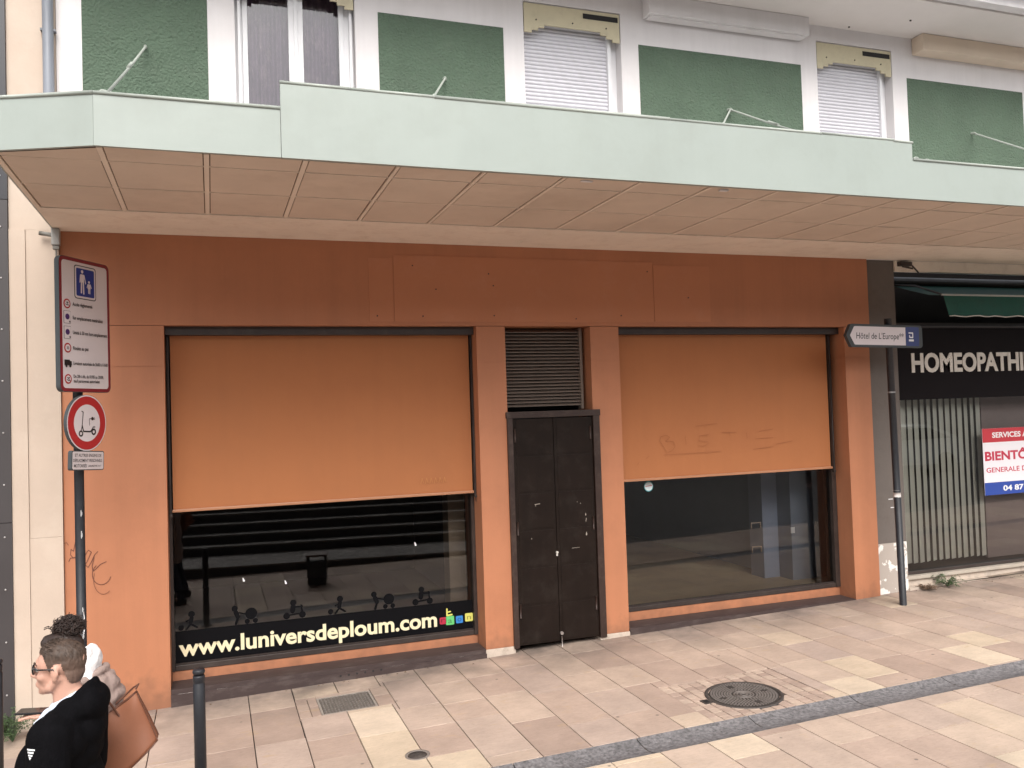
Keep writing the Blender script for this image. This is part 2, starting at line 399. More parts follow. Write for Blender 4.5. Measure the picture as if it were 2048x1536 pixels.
# flat marks in the x,z plane facing -y; every primitive a hair in front of the last
class Flat:
    def __init__(s, y=0.0): s.mb = MB(); s.y = y; s.k = 0
    def nxt(s): s.k += 1; return s.y - s.k * 0.00006
    def poly(s, pts):
        y = s.nxt(); s.mb.faces_of([(p[0], y, p[1]) for p in pts], [tuple(range(len(pts)))]); return s
    def disc(s, c, r, n=28, rx=None):
        return s.poly([(c[0] + (rx or r) * cos(2 * pi * k / n), c[1] + r * sin(2 * pi * k / n)) for k in range(n)])
    def ring(s, c, r0, r1, n=40):
        y = s.nxt()
        for k in range(n):
            a, b = 2 * pi * k / n, 2 * pi * (k + 1) / n
            s.mb.faces_of([(c[0] + r * cos(t), y, c[1] + r * sin(t)) for r, t in ((r0, a), (r1, a), (r1, b), (r0, b))], [(0, 1, 2, 3)])
        return s
    def line(s, pts, w):
        for a, b in zip(pts, pts[1:]):
            dx, dz = b[0] - a[0], b[1] - a[1]; L = math.hypot(dx, dz) or 1
            nx, nz_ = -dz / L * w / 2, dx / L * w / 2
            s.poly([(a[0] + nx, a[1] + nz_), (b[0] + nx, b[1] + nz_), (b[0] - nx, b[1] - nz_), (a[0] - nx, a[1] - nz_)])
        for p in pts: s.disc(p, w / 2, 8)
        return s
    def rrect(s, x0, x1, z0, z1, r, n=6):
        return s.poly(rr(x0, x1, z0, z1, r, n))
    def build(s, name, material, parent):
        bmesh.ops.recalc_face_normals(s.mb.bm, faces=s.mb.bm.faces)
        return s.mb.build(name, material, parent)
def rr(x0, x1, z0, z1, r, n=6):
    pts = []
    for cx, cz, a0 in ((x1 - r, z1 - r, 0), (x0 + r, z1 - r, 90), (x0 + r, z0 + r, 180), (x1 - r, z0 + r, 270)):
        for k in range(n + 1):
            a = radians(a0 + 90 * k / n); pts.append((cx + r * cos(a), cz + r * sin(a)))
    return pts

def text(lines, *a, **k):
    return [text1([l], *a, **k) for l in lines][0]
def text1(lines, material, parent, y, name='lettering', bold=0.0, depth=0.0008, shear=0.0):
    """lines: (string, x0, baseline z, width or None, cap height, align); one mesh facing -y"""
    mb = MB()
    for (s_, x0, z0, w, h, al) in lines:
        cu = bpy.data.curves.new('t', 'FONT'); cu.body = s_; cu.size = 1; cu.offset = bold; cu.resolution_u = 4; cu.shear = shear
        ob = bpy.data.objects.new('t', cu); COL.objects.link(ob)
        dg = bpy.context.evaluated_depsgraph_get(); dg.update()
        me = bpy.data.meshes.new_from_object(ob.evaluated_get(dg))
        bpy.data.objects.remove(ob)
        xs = [v.co.x for v in me.vertices]
        wid = max(xs) - min(xs)
        sz = h / 0.73
        sx = (w / wid) if w else sz
        off = {'l': 0, 'c': -wid * sx / 2, 'r': -wid * sx}[al] - min(xs) * sx
        verts = [(x0 + off + v.co.x * sx, y, z0 + v.co.y * sz) for v in me.vertices]
        vs, fs = mb.faces_of(verts, [tuple(p.vertices) for p in me.polygons])
        bpy.data.meshes.remove(me)
    if depth > .002:
        r = bmesh.ops.extrude_face_region(mb.bm, geom=list(mb.bm.faces))
        for v in r['geom']:
            if isinstance(v, bmesh.types.BMVert): v.co.y -= depth
        bmesh.ops.recalc_face_normals(mb.bm, faces=mb.bm.faces)
    return mb.build(name, material, parent)
#@@SPLIT
# ================================================================== GROUND
def plane(name, x0, x1, y0, y1, dz, material, nx=1):
    mb = MB()
    mb.faces_of([(x0, y0, gz(x0) + dz), (x1, y0, gz(x1) + dz), (x1, y1, gz(x1) + dz), (x0, y1, gz(x0) + dz)], [(0, 1, 2, 3)])
    return mb.build(name, material)
tag(plane('ground', -220, 220, -220, 220, -.030, TAR), kind='structure')

# slabs cut stone by stone; openings are cut where covers and the channel lie
CUT = [(5.3, 60, -6.5, -4.9), (3.87, 5.09, -2.672, -1.72), (0.69, 1.56, -0.93, -0.38), (-30, 30, -3.0, -2.675)]
def subtract(rects, c):
    out = []
    for (x0, x1, y0, y1) in rects:
        cx0, cx1, cy0, cy1 = c
        if cx0 >= x1 or cx1 <= x0 or cy0 >= y1 or cy1 <= y0: out.append((x0, x1, y0, y1)); continue
        if cx0 > x0: out.append((x0, cx0, y0, y1))
        if cx1 < x1: out.append((cx1, x1, y0, y1))
        a, b = max(x0, cx0), min(x1, cx1)
        if cy0 > y0: out.append((a, b, y0, cy0))
        if cy1 < y1: out.append((a, b, cy1, y1))
    return out
def slab(mb, lay, r, t, gap=.0042, h=0.0):
    x0, x1, y0, y1 = r
    if x1 - x0 < .03 or y1 - y0 < .03: return
    x0 += gap; x1 -= gap; y0 += gap; y1 -= gap
    q = .0016
    tl = [random.uniform(-.0012, .0012) for _ in range(4)]
    def Z(x): return gz(x)
    v = [(x0, y0, Z(x0) - .02), (x1, y0, Z(x1) - .02), (x1, y1, Z(x1) - .02), (x0, y1, Z(x0) - .02),
         (x0, y0, Z(x0) - q + h), (x1, y0, Z(x1) - q + h), (x1, y1, Z(x1) - q + h), (x0, y1, Z(x0) - q + h),
         (x0 + q, y0 + q, Z(x0) + h + tl[0]), (x1 - q, y0 + q, Z(x1) + h + tl[1]), (x1 - q, y1 - q, Z(x1) + h + tl[2]), (x0 + q, y1 - q, Z(x0) + h + tl[3])]
    f = [(8, 9, 10, 11)] + [(a, (a + 1) % 4, (a + 1) % 4 + 4, a + 4) for a in range(4)] + [(a + 4, (a + 1) % 4 + 4, (a + 1) % 4 + 8, a + 8) for a in range(4)]
    vs, fs = mb.faces_of(v, f)
    for fc in fs: fc[lay] = t
mb = MB(); lay = mb.bm.faces.layers.float.new('tone')
k0 = .28 - 0.4135 * 20
for k in range(75):
    x0 = k0 + .4135 * k; x1 = x0 + .4135
    for (ya, yb) in ((-2.675, .5), (-6.4, -3.0)):
        y = yb if ya == -2.675 else ya
        y = ya - random.uniform(0, .5)
        while y < yb:
            l = random.choice([.45, .55, .6, .62, .75, .85])
            r = (x0, x1, max(ya, y), min(yb, y + l)); y += l
            if r[3] - r[2] < .12:
                if r[3] - r[2] < .02: continue
            t = min(1, max(0, random.gauss(.38, .22))) if random.random() < .86 else random.uniform(.78, .98)
            rs = [r]
            for c in CUT: rs = subtract(rs, c)
            for q in rs: slab(mb, lay, q, t)
pave = mb.build('pavement', PAVE); tag(pave, kind='structure')
# a ring of small setts round the manhole, and slivers round the cover by the wall
mb = MB(); lay = mb.bm.faces.layers.float.new('tone')
MC = (4.45, -2.24)
n = 12
for i in range(n):
    xa = 3.87 + i * (1.22 / n)
    y = -2.672 + random.uniform(-.06, 0)
    while y < -1.72:
        l = .098
        a, b = max(-2.672, y), min(-1.72, y + l); y += l
        x0, x1 = xa, xa + 1.22 / n
        d = min(math.hypot(px - MC[0], py - MC[1]) for px in (x0 + .015, (x0 + x1) / 2, x1 - .015) for py in (a + .015, (a + b) / 2, b - .015))
        if d < .33 and math.hypot((x0 + x1) / 2 - MC[0], (a + b) / 2 - MC[1]) < .325: continue
        slab(mb, lay, (x0, x1, a, b), random.uniform(.0, .5), .0042, random.uniform(-.005, -.003))
for (x0, x1, y0, y1) in ((.69, .80, -.93, -.38), (.80, .885, -.93, -.38), (1.40, 1.56, -.93, -.38), (.885, 1.40, -.445, -.38)):
    y = y0
    while y < y1 - .01:
        l = random.uniform(.16, .3); slab(mb, lay, (x0, x1, y, min(y1, y + l)), random.uniform(0, .45), .003); y += l
setts = mb.build('sett_paving', PAVE); tag(setts, kind='structure')

# dished granite channel, one stone per 1.05 m
def gutter():
    mb = MB()
    x = 3.14 - 1.045 * 9
    for k in range(28):
        x0, x1 = x + .005, x + 1.040; x += 1.045
        prof = [(-2.677, -.05), (-2.677, -.002)] + [(-2.677 - .32 * t / 8, -.004 - .026 * sin(pi * t / 8)) for t in range(1, 8)] + [(-2.997, -.002), (-2.997, -.05)]
        va = [(x0, y, gz(x0) + z) for y, z in prof] + [(x1, y, gz(x1) + z) for y, z in prof]
        n = len(prof)
        mb.faces_of(va, [(i, i + 1, n + i + 1, n + i) for i in range(n - 1)] + [tuple(range(n)), tuple(range(2 * n - 1, n - 1, -1))])
    return mb.build('drainage_channel', GRAN, fix=True)
tag(gutter(), kind='structure')
# cobbled street on the far side, and terrace steps rising to the viewer
tag(plane('cobbled_street', 5.3, 60, -60, -4.905, -.006, COBB), kind='structure')
st = empty('terrace_steps', (-6.5, -7.11, 0), radians(7.6)); tag(st, kind='structure')
RISER = mat('dark_step_riser', (.055, .046, .043), .8, .2, 5)
NOSE = mat('step_nosing_stone', (.20, .18, .165), .8, .15, 8)
DD = [0, 1.35, 1.71, 2.07, 2.43, 2.79, 12]
for k in range(6):
    z0, z1 = -.30 if k == 0 else -.09 + .165 * k, -.09 + .165 * (k + 1)
    d, dn = DD[k], DD[k + 1]
    MB().box(0, 12.2, -d - .04, -d, z0, z1 - .03).build('riser', RISER, st)
    MB().box(0, 12.2, -d - .10, -d + .012, z1 - .03, z1 + .002).build('nosing', NOSE, st)
    MB().box(0, 12.2, -dn, -d - .10, z1 - .03, z1 - .001).build('tread', COBT, st)
mb = MB(); mb.box(12.2, 12.5, -12, .02, -.3, .10); mb.box(12.2, 12.5, -12, -1.36, .10, .95); mb.build('side_wall', NOSE, st)

# ================================================================== BUILDING
B = empty('commercial_building', (3.4, 0, 0), 0, 'orange shopfront building with green and white first floor under a long pale green canopy', 'building')
B.location = (0, 0, 0)
def zp(x): return gz(x) - .05
mb = MB()
PIERS = [(-1.31, -.42), (2.74, 3.07), (4.10, 4.46), (7.67, 8.06)]
for i, (a, b) in enumerate(PIERS):
    foot = zp if i in (0, 3) else (lambda x: .055)
    mb.slopebox(a, b, 0, .40, foot, 3.158)
    mb.box(a, b, 0, .40, 3.163, 3.553)
    mb.box(a + .004, b - .004, .004, .39, 3.15, 3.17)
mb.box(-1.31, 8.08, 0, .46, 3.558, 4.44)
wall = mb.build('wall', ORANGE, B)
wall['label'] = 'orange painted piers and deep beam of the closed shop'
# ghost panels left on the beam by an old sign, and small fixings
mb = MB()
mb.box(1.58, 1.835, -.004, 0.003, 3.60, 4.27, .001); mb.box(1.845, 4.93, -.006, .003, 3.60, 4.31, .001); mb.box(4.94, 5.70, -.004, .003, 3.61, 4.28, .001)
mb.build('sign_panel', mat('orange_beam_panel', (.46, .185, .092), .62, .05, 1.0, .1, 60, dirt=(.52, .25, .16), dscale=1.7, damt=.4, bdist=.003), B)
mb = MB()
for x, z in ((2.05, 4.2), (2.9, 4.13), (2.15, 3.66), (2.95, 3.67), (3.93, 3.64), (2.3, 3.95), (2.95, 4.0), (1.66, 3.66), (4.5, 3.68), (4.86, 4.2), (5.4, 3.9)):
    mb.tube([(x, -.012, z), (x, .002, z)], .008, 8)
mb.build('screw', DARKF, B)
for i, (a, b) in enumerate(((2.735, 3.075), (4.09, 4.465))):
    mb = MB(); mb.box(a, b, -.012, .3, gz(a) - .05, .053, .008); mb.build('stone_base', STONE, B)
# graffiti scribbles
fl = Flat(-.0015)
fl.line([(-1.21, 1.57), (-1.235, 1.45), (-1.255, 1.47), (-1.26, 1.42), (-1.24, 1.39), (-1.20, 1.40)], .007)
fl.line([(-1.275, 1.36), (-1.26, 1.39), (-1.2, 1.385), (-1.15, 1.36), (-1.13, 1.42), (-1.11, 1.45), (-1.085, 1.43), (-1.12, 1.35), (-1.14, 1.32), (-1.115, 1.29), (-1.09, 1.33), (-1.06, 1.40), (-1.03, 1.43)], .007)
fl.line([(-1.06, 1.40), (-1.08, 1.30), (-1.075, 1.25), (-1.05, 1.27), (-1.01, 1.31), (-.96, 1.33)], .007)
pts = [(-1.0 + .08 * cos(t), 1.22 + .10 * sin(t)) for t in [2.2 + i * .25 for i in range(16)]]
fl.line(pts, .006)
fl.line([(-.985 + .085 * cos(t), 1.17 + .14 * sin(t)) for t in [2.7 + i * .22 for i in range(13)]], .004)
fl.line([(-1.32, 1.53), (-1.29, 1.535), (-1.275, 1.51)], .005)
fl.build('graffiti', mat('brown_marker', (.13, .045, .028), .7), B)

# ---- shop windows
def shop_window(x0, x1, zs, ztop_blind, bl0, bl1, glass0, glass1, sill, label):
    w = empty('shop_window'); w.parent = B; w['label'] = label
    # surround
    mb = MB()
    mb.box(x0 + .002, x1 - .002, .10, .44, 3.472, 3.556)              # blind housing
    mb.box(x0 + .002, glass0, .27, .44, sill + .002, 3.47); mb.box(glass1, x1 - .002, .27, .44, sill + .002, 3.47)
    mb.box(glass0, glass1, .28, .40, sill, sill + .055, .006)
    mb.box(glass0, glass1, .30, .34, sill + .057, sill + .067)
    mb.build('frame', DARKF, w)
    mb = MB(); mb.box(x0 + .004, x1 - .004, .29, .42, zs, sill - .002); mb.build('apron', ORANGE, w)
    mb = MB(); mb.faces_of([(glass0, .325, sill + .05), (glass1, .325, sill + .05), (glass1, .325, 3.47), (glass0, .325, 3.47)], [(0, 1, 2, 3)])
    mb.build('pane', GLASS, w)
    mb = MB(); n = 24
    vs = []
    for i in range(n + 1):
        t = i / n; vs.append((bl0 + (bl1 - bl0) * t, .20 + .006 * sin(t * pi * 3 + x0), 0))
    ver = [(v[0], v[1], 3.474) for v in vs] + [(v[0], v[1] + .004, ztop_blind) for v in vs]
    mb.faces_of(ver, [(i, i + 1, n + 2 + i, n + 1 + i)[::-1] for i in range(n)], smooth=True)
    o = mb.build('roller_blind', BLIND, w)
    mb = MB(); mb.box(bl0 - .01, bl1 + .01, .185, .225, ztop_blind - .028, ztop_blind, .006); mb.build('bottom_bar', BARM, w)
    mb = MB()
    for xx in (bl0 - .035, bl1 + .012):
        mb.box(xx, xx + .022, .18, .23, ztop_blind - .05, 3.47)
        mb.tube([(xx + .011, .17, ztop_blind - .12), (xx + .011, .17, 3.45)], .005, 6)
        mb.box(xx, xx + .03, .16, .21, ztop_blind - .075, ztop_blind - .045, .004)
    mb.build('guide_rail', DARKF, w)
    return w
WL = shop_window(-.42, 2.74, .062, 1.755, -.375, 2.705, -.39, 2.70, .155, 'wider shop window with the web address along its foot and blind half down')
WR = shop_window(4.46, 7.67, .088, 1.765, 4.50, 7.545, 4.50, 7.60, .195, 'shop window with a round sticker below its half lowered blind')
# ledge (plinth) in front of each
for a, b, z, nm in ((-.42, 2.74, .062, 'l'), (4.465, 7.67, .086, 'r')):
    mb = MB()
    mb.slopebox(a + .003, b - .003, -.008, .44, zp, z)
    if nm == 'l':
        mb.slopebox(a, b, -.022, -.008, zp, z - .045)
    mb.build('window_ledge', PLINTH, B)
mb = MB()
for i in range(6):
    x = 1.18 + i * .083
    mb.tube([(x, -.0235, gz(x) + .052), (x, -.02, gz(x) + .052)], .011, 10)
mb.build('vent_hole', BLACKREC, B)
fl = Flat(-.0105)
for k in range(22):
    x = random.uniform(-.4, 2.6); fl.line([(x, .014 + random.uniform(-.002, .004)), (x + random.uniform(.03, .2), .016)], .0025)
fl.build('scratch', mat('bare_metal_scratch', (.5, .45, .42), .4), B)
# scratched lettering on right blind
fl = Flat(.1915)
for s_ in ([(5.05, 2.20), (5.07, 2.25), (5.15, 2.265), (5.19, 2.24), (5.13, 2.19), (5.24, 2.185), (5.26, 2.13), (5.22, 2.08), (5.16, 2.06)],
           [(5.05, 2.20), (5.10, 2.13), (5.14, 2.06)], [(5.40, 2.25), (5.41, 2.14)], [(5.73, 2.25), (5.60, 2.24), (5.59, 2.18), (5.72, 2.16)], [(5.57, 2.12), (5.66, 2.115), (5.72, 2.14)],
           [(5.92, 2.27), (6.12, 2.26)], [(6.02, 2.265), (6.03, 2.22)], [(6.27, 2.25), (6.28, 2.18)], [(6.45, 2.26), (6.66, 2.28)], [(6.40, 2.17), (6.66, 2.175)], [(6.36, 2.04), (6.66, 2.06)],
           [(5.1, 2.03), (5.9, 2.04)], [(4.86, 2.0), (4.9, 2.03)], [(4.74, 1.93), (4.76, 1.96)], [(5.55, 2.36), (5.85, 2.38)], [(6.7, 2.09), (6.95, 2.12)]):
    fl.line(s_, .0045)
fl.build('scratched_lettering', mat('scratched_orange', (.30, .105, .040), .8), WR)
fl = Flat(.1945)
for k in range(6):
    x = 2.12 + k * .05; fl.line([(x, 1.86), (x + .015, 1.92), (x + .03, 1.87)], .006)
fl.build('faded_lettering', mat('faded_yellow', (.48, .21, .075), .8), WL)

# decals on the left window
DBL = mat('black_vinyl', (.004, .004, .005), .6, spec=.08)
fl = Flat(.3225); fl.poly([(-.385, .222), (2.695, .222), (2.695, .535), (-.385, .535)]); fl.build('banner', DBL, WL)
text([('www.luniversdeploum.com', -.355, .288, 2.64, .165, 'l')], mat('cream_vinyl', (.74, .66, .44), .5), WL, .3205, bold=.028)
fl = Flat(.3222)
for i, cx in enumerate((-.23, .27, .78, 1.24, 1.69, 2.14)):
    b = .537
    if i % 3 == 0:      # child beside a sand mould
        fl.disc((cx, b + .155), .032); fl.line([(cx, b + .12), (cx - .01, b + .07)], .04); fl.line([(cx - .01, b + .06), (cx - .05, b + .01)], .02)
        fl.line([(cx - .01, b + .06), (cx + .05, b + .02)], .02); fl.line([(cx, b + .11), (cx - .05, b + .09)], .016); fl.disc((cx - .10, b + .03), .028)
    elif i % 3 == 1:    # child with a pram
        fl.disc((cx - .09, b + .165), .030); fl.line([(cx - .08, b + .13), (cx - .06, b + .08)], .045); fl.line([(cx - .06, b + .07), (cx - .08, b + .01)], .024)
        fl.line([(cx - .05, b + .12), (cx + .02, b + .10)], .014); fl.disc((cx + .07, b + .10), .058); fl.disc((cx + .03, b + .025), .025); fl.disc((cx + .11, b + .025), .025)
    else:               # child on a tricycle
        fl.disc((cx - .02, b + .165), .032); fl.line([(cx - .02, b + .13), (cx - .03, b + .08)], .05); fl.disc((cx - .09, b + .035), .034); fl.disc((cx + .07, b + .035), .034)
        fl.line([(cx - .09, b + .04), (cx + .07, b + .05), (cx + .06, b + .13)], .018); fl.line([(cx, b + .12), (cx + .07, b + .12)], .018)
fl.build('silhouette_decal', DBL, WL)
DEC = {'r': (.40, .02, .05), 'g': (.12, .50, .16), 'y': (.62, .60, .14), 'b': (.03, .20, .55)}
for key, (x, z, s_, ch) in {'r': (2.315, .30, .075, 'r'), 'g': (2.385, .285, .095, 'a'), 'y': (2.605, .30, .09, 'n'), 'b': (2.50, .292, .08, 'o')}.items():
    Flat(.3203).rrect(x, x + s_, z, z + s_, .012).build('letter_block_decal', mat('vinyl_' + key, DEC[key], .5), WL)
    text([(ch, x + s_ / 2, z + .02, .045, .06, 'c')], mat('vinyl_dark_' + key, tuple(c * .35 for c in DEC[key]), .5), WL, .3195)
Flat(.3203).line([(2.40, .46), (2.40, .39), (2.455, .395)], .018).line([(2.40, .425), (2.44, .43)], .014).build('letter_block_decal', MATS['vinyl_y'], WL)
# white paint flecks on the glass
fl = Flat(.3215)
for x, z in ((.275, .985), (.69, .92), (2.07, 1.20)):
    fl.poly([(x - .012, z + .02), (x - .004, z + .022), (x + .012, z - .012), (x + .006, z - .02), (x - .008, z - .016)])
fl.build('paint_fleck', WHITEP, WL)
# round sticker on the right window
s1 = Flat(.3225).disc((4.95, 1.655), .062, 40).build('sticker', mat('sticker_cyan', (.05, .30, .33), .5), WR)
Flat(.3215).disc((4.95, 1.655), .053, 40).build('sticker_face', mat('sticker_white', (.62, .68, .70), .5), WR)
Flat(.3205).poly([(4.905, 1.652), (4.995, 1.66), (4.995, 1.668), (4.905, 1.66)]).build('sticker_stripe', mat('sticker_red', (.45, .05, .05), .5), WR)

# interiors
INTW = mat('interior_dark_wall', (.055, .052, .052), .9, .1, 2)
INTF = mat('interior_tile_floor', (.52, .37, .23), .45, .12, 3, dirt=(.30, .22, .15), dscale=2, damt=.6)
INTB = mat('interior_blue_grey_paint', (.27, .30, .39), .7, .06, 2)
INTC = mat('interior_cream_column', (.30, .215, .15), .7, .08, 3)
def room(x0, x1, z0, z1, depth, floor_m, wall_m):
    y0, y1 = .44, .44 + depth
    r = empty('shop_interior'); r.parent = B
    mb = MB(); mb.box(x0, x1, y0, y1, z0 - .05, z0); mb.build('floor', floor_m, r)
    mb = MB(); mb.box(x0, x1, y0, y1, z1, z1 + .05); mb.box(x0 - .05, x0, y0, y1, z0, z1); mb.box(x1, x1 + .05, y0, y1, z0, z1); mb.box(x0, x1, y1, y1 + .05, z0, z1)
    mb.build('interior_wall', wall_m, r)
    return r
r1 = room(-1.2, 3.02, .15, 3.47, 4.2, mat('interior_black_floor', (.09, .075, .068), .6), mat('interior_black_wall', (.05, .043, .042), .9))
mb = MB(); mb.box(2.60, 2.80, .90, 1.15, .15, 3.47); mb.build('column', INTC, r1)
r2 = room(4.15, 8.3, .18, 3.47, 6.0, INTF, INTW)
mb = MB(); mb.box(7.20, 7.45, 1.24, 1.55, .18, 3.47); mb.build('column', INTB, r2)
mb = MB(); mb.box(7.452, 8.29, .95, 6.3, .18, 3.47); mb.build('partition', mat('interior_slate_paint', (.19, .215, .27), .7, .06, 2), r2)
mb = MB(); mb.box(7.44, 7.50, .935, .948, .82, .90, .003); mb.build('socket', WHITEP, r2)
mb = MB()
for (x, z) in ((7.0, .62), (7.0, .95)):
    mb.box(x, x + .16, 1.22, 1.238, z, z + .015); mb.box(x, x + .012, 1.22, 1.238, z - .07, z); mb.box(x + .148, x + .16, 1.22, 1.238, z - .07, z)
mb.build('bracket', mat('bracket_tan', (.42, .32, .25), .6), r2)
# dark boards that close the backs of the openings between rooms
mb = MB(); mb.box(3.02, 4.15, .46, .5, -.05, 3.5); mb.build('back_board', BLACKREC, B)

# ---- louvre and service door
lv = MB()
lv.box(3.072, 4.098, .34, .40, 2.62, 3.556); lv.build('louvre_backing', BLACKREC, B)
lv = MB()
n = 23
for i in range(n):
    z = 2.66 + i * (.875 / n)
    lv.faces_of([(3.11, .16, z), (4.03, .16, z), (4.03, .225, z + .035), (3.11, .225, z + .035), (3.11, .16, z + .008), (4.03, .16, z + .008), (4.03, .225, z + .043), (3.11, .225, z + .043)],
                [(0, 1, 5, 4), (4, 5, 6, 7), (3, 2, 1, 0), (0, 4, 7, 3), (1, 2, 6, 5), (2, 3, 7, 6)])
lv.box(3.074, 3.112, .15, .24, 2.62, 3.55); lv.box(4.028, 4.06, .15, .24, 2.62, 3.55)
louv = lv.build('louvre', mat('louvre_brown', (.17, .13, .105), .5, .15, 5, dirt=(.10, .085, .075), dscale=5, damt=.5), B)
D = empty('service_door'); D.parent = B; D['label'] = 'dark brown double service door with proud frame and scratched paint'
mb = MB()
mb.box(3.055, 3.115, -.035, .12, .03, 2.60, .004); mb.box(4.085, 4.165, -.035, .12, .03, 2.60, .004); mb.box(3.045, 4.175, -.038, .13, 2.535, 2.605, .004)
mb.build('door_frame', DOORFR, D)
for (a, b) in ((3.122, 3.598), (3.604, 4.078)):
    mb = MB()
    zz = [.05, .47, .88, 1.29, 1.70, 2.11, 2.528]
    mb.box(a, b, -.008, .05, zz[0], zz[-1], .003)
    for k in range(6):
        mb.box(a + .035, b - .02, -.0125, -.009, zz[k] + .022, zz[k + 1] - .004, .0012)
    mb.build('door_leaf', DOORM, D)
    e = a + .018 if a < 3.3 else b - .03
    hb = MB()
    for z in (2.27, 1.25, .35): hb.tube([(e, -.022, z), (e, -.022, z + .15)], .011, 8)
    hb.build('hinge', DOORFR, D)
mb = MB(); mb.tube([(3.618, -.02, .10), (3.618, -.02, -.03)], .006, 8); mb.tube([(3.618, -.03, .135), (3.618, -.008, .135)], .018, 14); mb.build('bolt', mat('worn_steel', (.42, .38, .36), .35, metal=.6), D)
mb = MB(); mb.tube([(3.594, -.03, 1.03), (3.594, -.010, 1.03)], .013, 12); mb.box(3.585, 3.603, -.022, -.009, .99, 1.02, .002); mb.build('lock', mat('pale_lock', (.6, .57, .52), .4), D)
fl = Flat(-.0140)
for x, z, s_ in ((3.96, 1.42, .012), (3.965, 1.37, .009), (3.96, 1.35, .008), (3.962, 1.20, .016), (3.90, 1.55, .006), (3.36, 1.56, .006), (3.30, 1.20, .007), (3.86, 1.57, .005)):
    fl.poly([(x, z + s_ * 2), (x - s_ * .6, z), (x, z - s_), (x + s_ * .5, z)])
fl.line([(3.35, 1.575), (3.41, 1.58)], .006); fl.line([(3.78, 1.06), (3.87, 1.062)], .003)
fl.build('chipped_paint', mat('chip_pale', (.38, .33, .28), .6), D)

# ---- right-hand shop (same building)
mb = MB(); mb.slopebox(8.062, 8.56, .045, .5, lambda x: .74, 4.44); mb.build('wall', GREYW, B)['label'] = 'bare grey mortar pier beside the orange shopfront'
mb = MB(); mb.slopebox(8.062, 8.56, .040, .5, zp, .738); mb.build('pier_base', PEEL, B)
fl = MB(); fl.box(8.3, 8.37, .043, .05, 1.30, 1.31, .001); fl.box(8.33, 8.40, .042, .05, 1.19, 1.2, .001); fl.build('plaster_scar', WHITEP, B)
mb = MB(); mb.box(8.56, 15, .85, .95, 3.60, 4.44); mb.build('recess_back', mat('dark_recess_wall', (.045, .04, .037), .9, .2, 2), B)  # one near-black colour over the back wall of the recess
mb = MB(); mb.box(8.565, 15, .02, .10, 4.30, 4.44); mb.build('header', CREAMS, B)
mb = MB(); mb.box(8.56, 15, .18, .84, 3.59, 3.63); mb.build('sign_shelf', DARKF, B)
# shop window 3
W3 = empty('shop_window'); W3.parent = B; W3['label'] = 'dusty shop window with grey vertical blinds behind a poster'
mb = MB()
mb.box(8.562, 8.61, .18, .30, .26, 2.60); mb.box(8.61, 15, .18, .30, .26, .30, .004); mb.build('frame', DARKF, W3)
mb = MB(); mb.box(8.562, 15, .10, .32, .215, .258, .004); mb.build('window_sill', mat('aluminium_sill', (.42, .37, .31), .5, .1, 6), W3)
mb = MB(); mb.slopebox(8.562, 15, .14, .34, zp, .213); mb.build('apron', STONE, W3)
mb = MB(); mb.slopebox(8.562, 15, .02, .138, zp, .13); mb.build('apron', STONE, W3)
mb = MB(); mb.faces_of([(8.61, .235, .30), (15, .235, .30), (15, .235, 2.62), (8.61, .235, 2.62)], [(0, 1, 2, 3)]); mb.build('pane', GLASS2, W3)
mb = MB()
SL = mat('grey_blind_fabric', (.66, .63, .57), .8, .05, 3)
for i in range(15):
    x = 8.66 + i * .112 + (.06 if i > 1 else 0); a = radians(random.uniform(16, 24)); w = .064
    dx, dy = cos(a) * w, sin(a) * w; bz0 = .36 + random.uniform(-.006, .006)
    y = .40
    n = 3
    mb.faces_of([(x - dx, y - dy, bz0), (x + dx, y + dy, bz0), (x + dx + .003, y + dy, 2.63), (x - dx + .003, y - dy, 2.63)], [(0, 1, 2, 3)])
mb.build('vertical_blind', SL, W3)
mb = MB(); mb.box(10.42, 15, .46, .50, .30, 2.70); mb.build('inner_screen', mat('mauve_screen', (.30, .225, .22), .8, .08, 2), W3)
r3 = room(8.52, 15, .25, 2.75, 3.0, mat('interior_brown_floor', (.16, .12, .10), .6), mat('interior_brown_wall', (.16, .12, .105), .9))

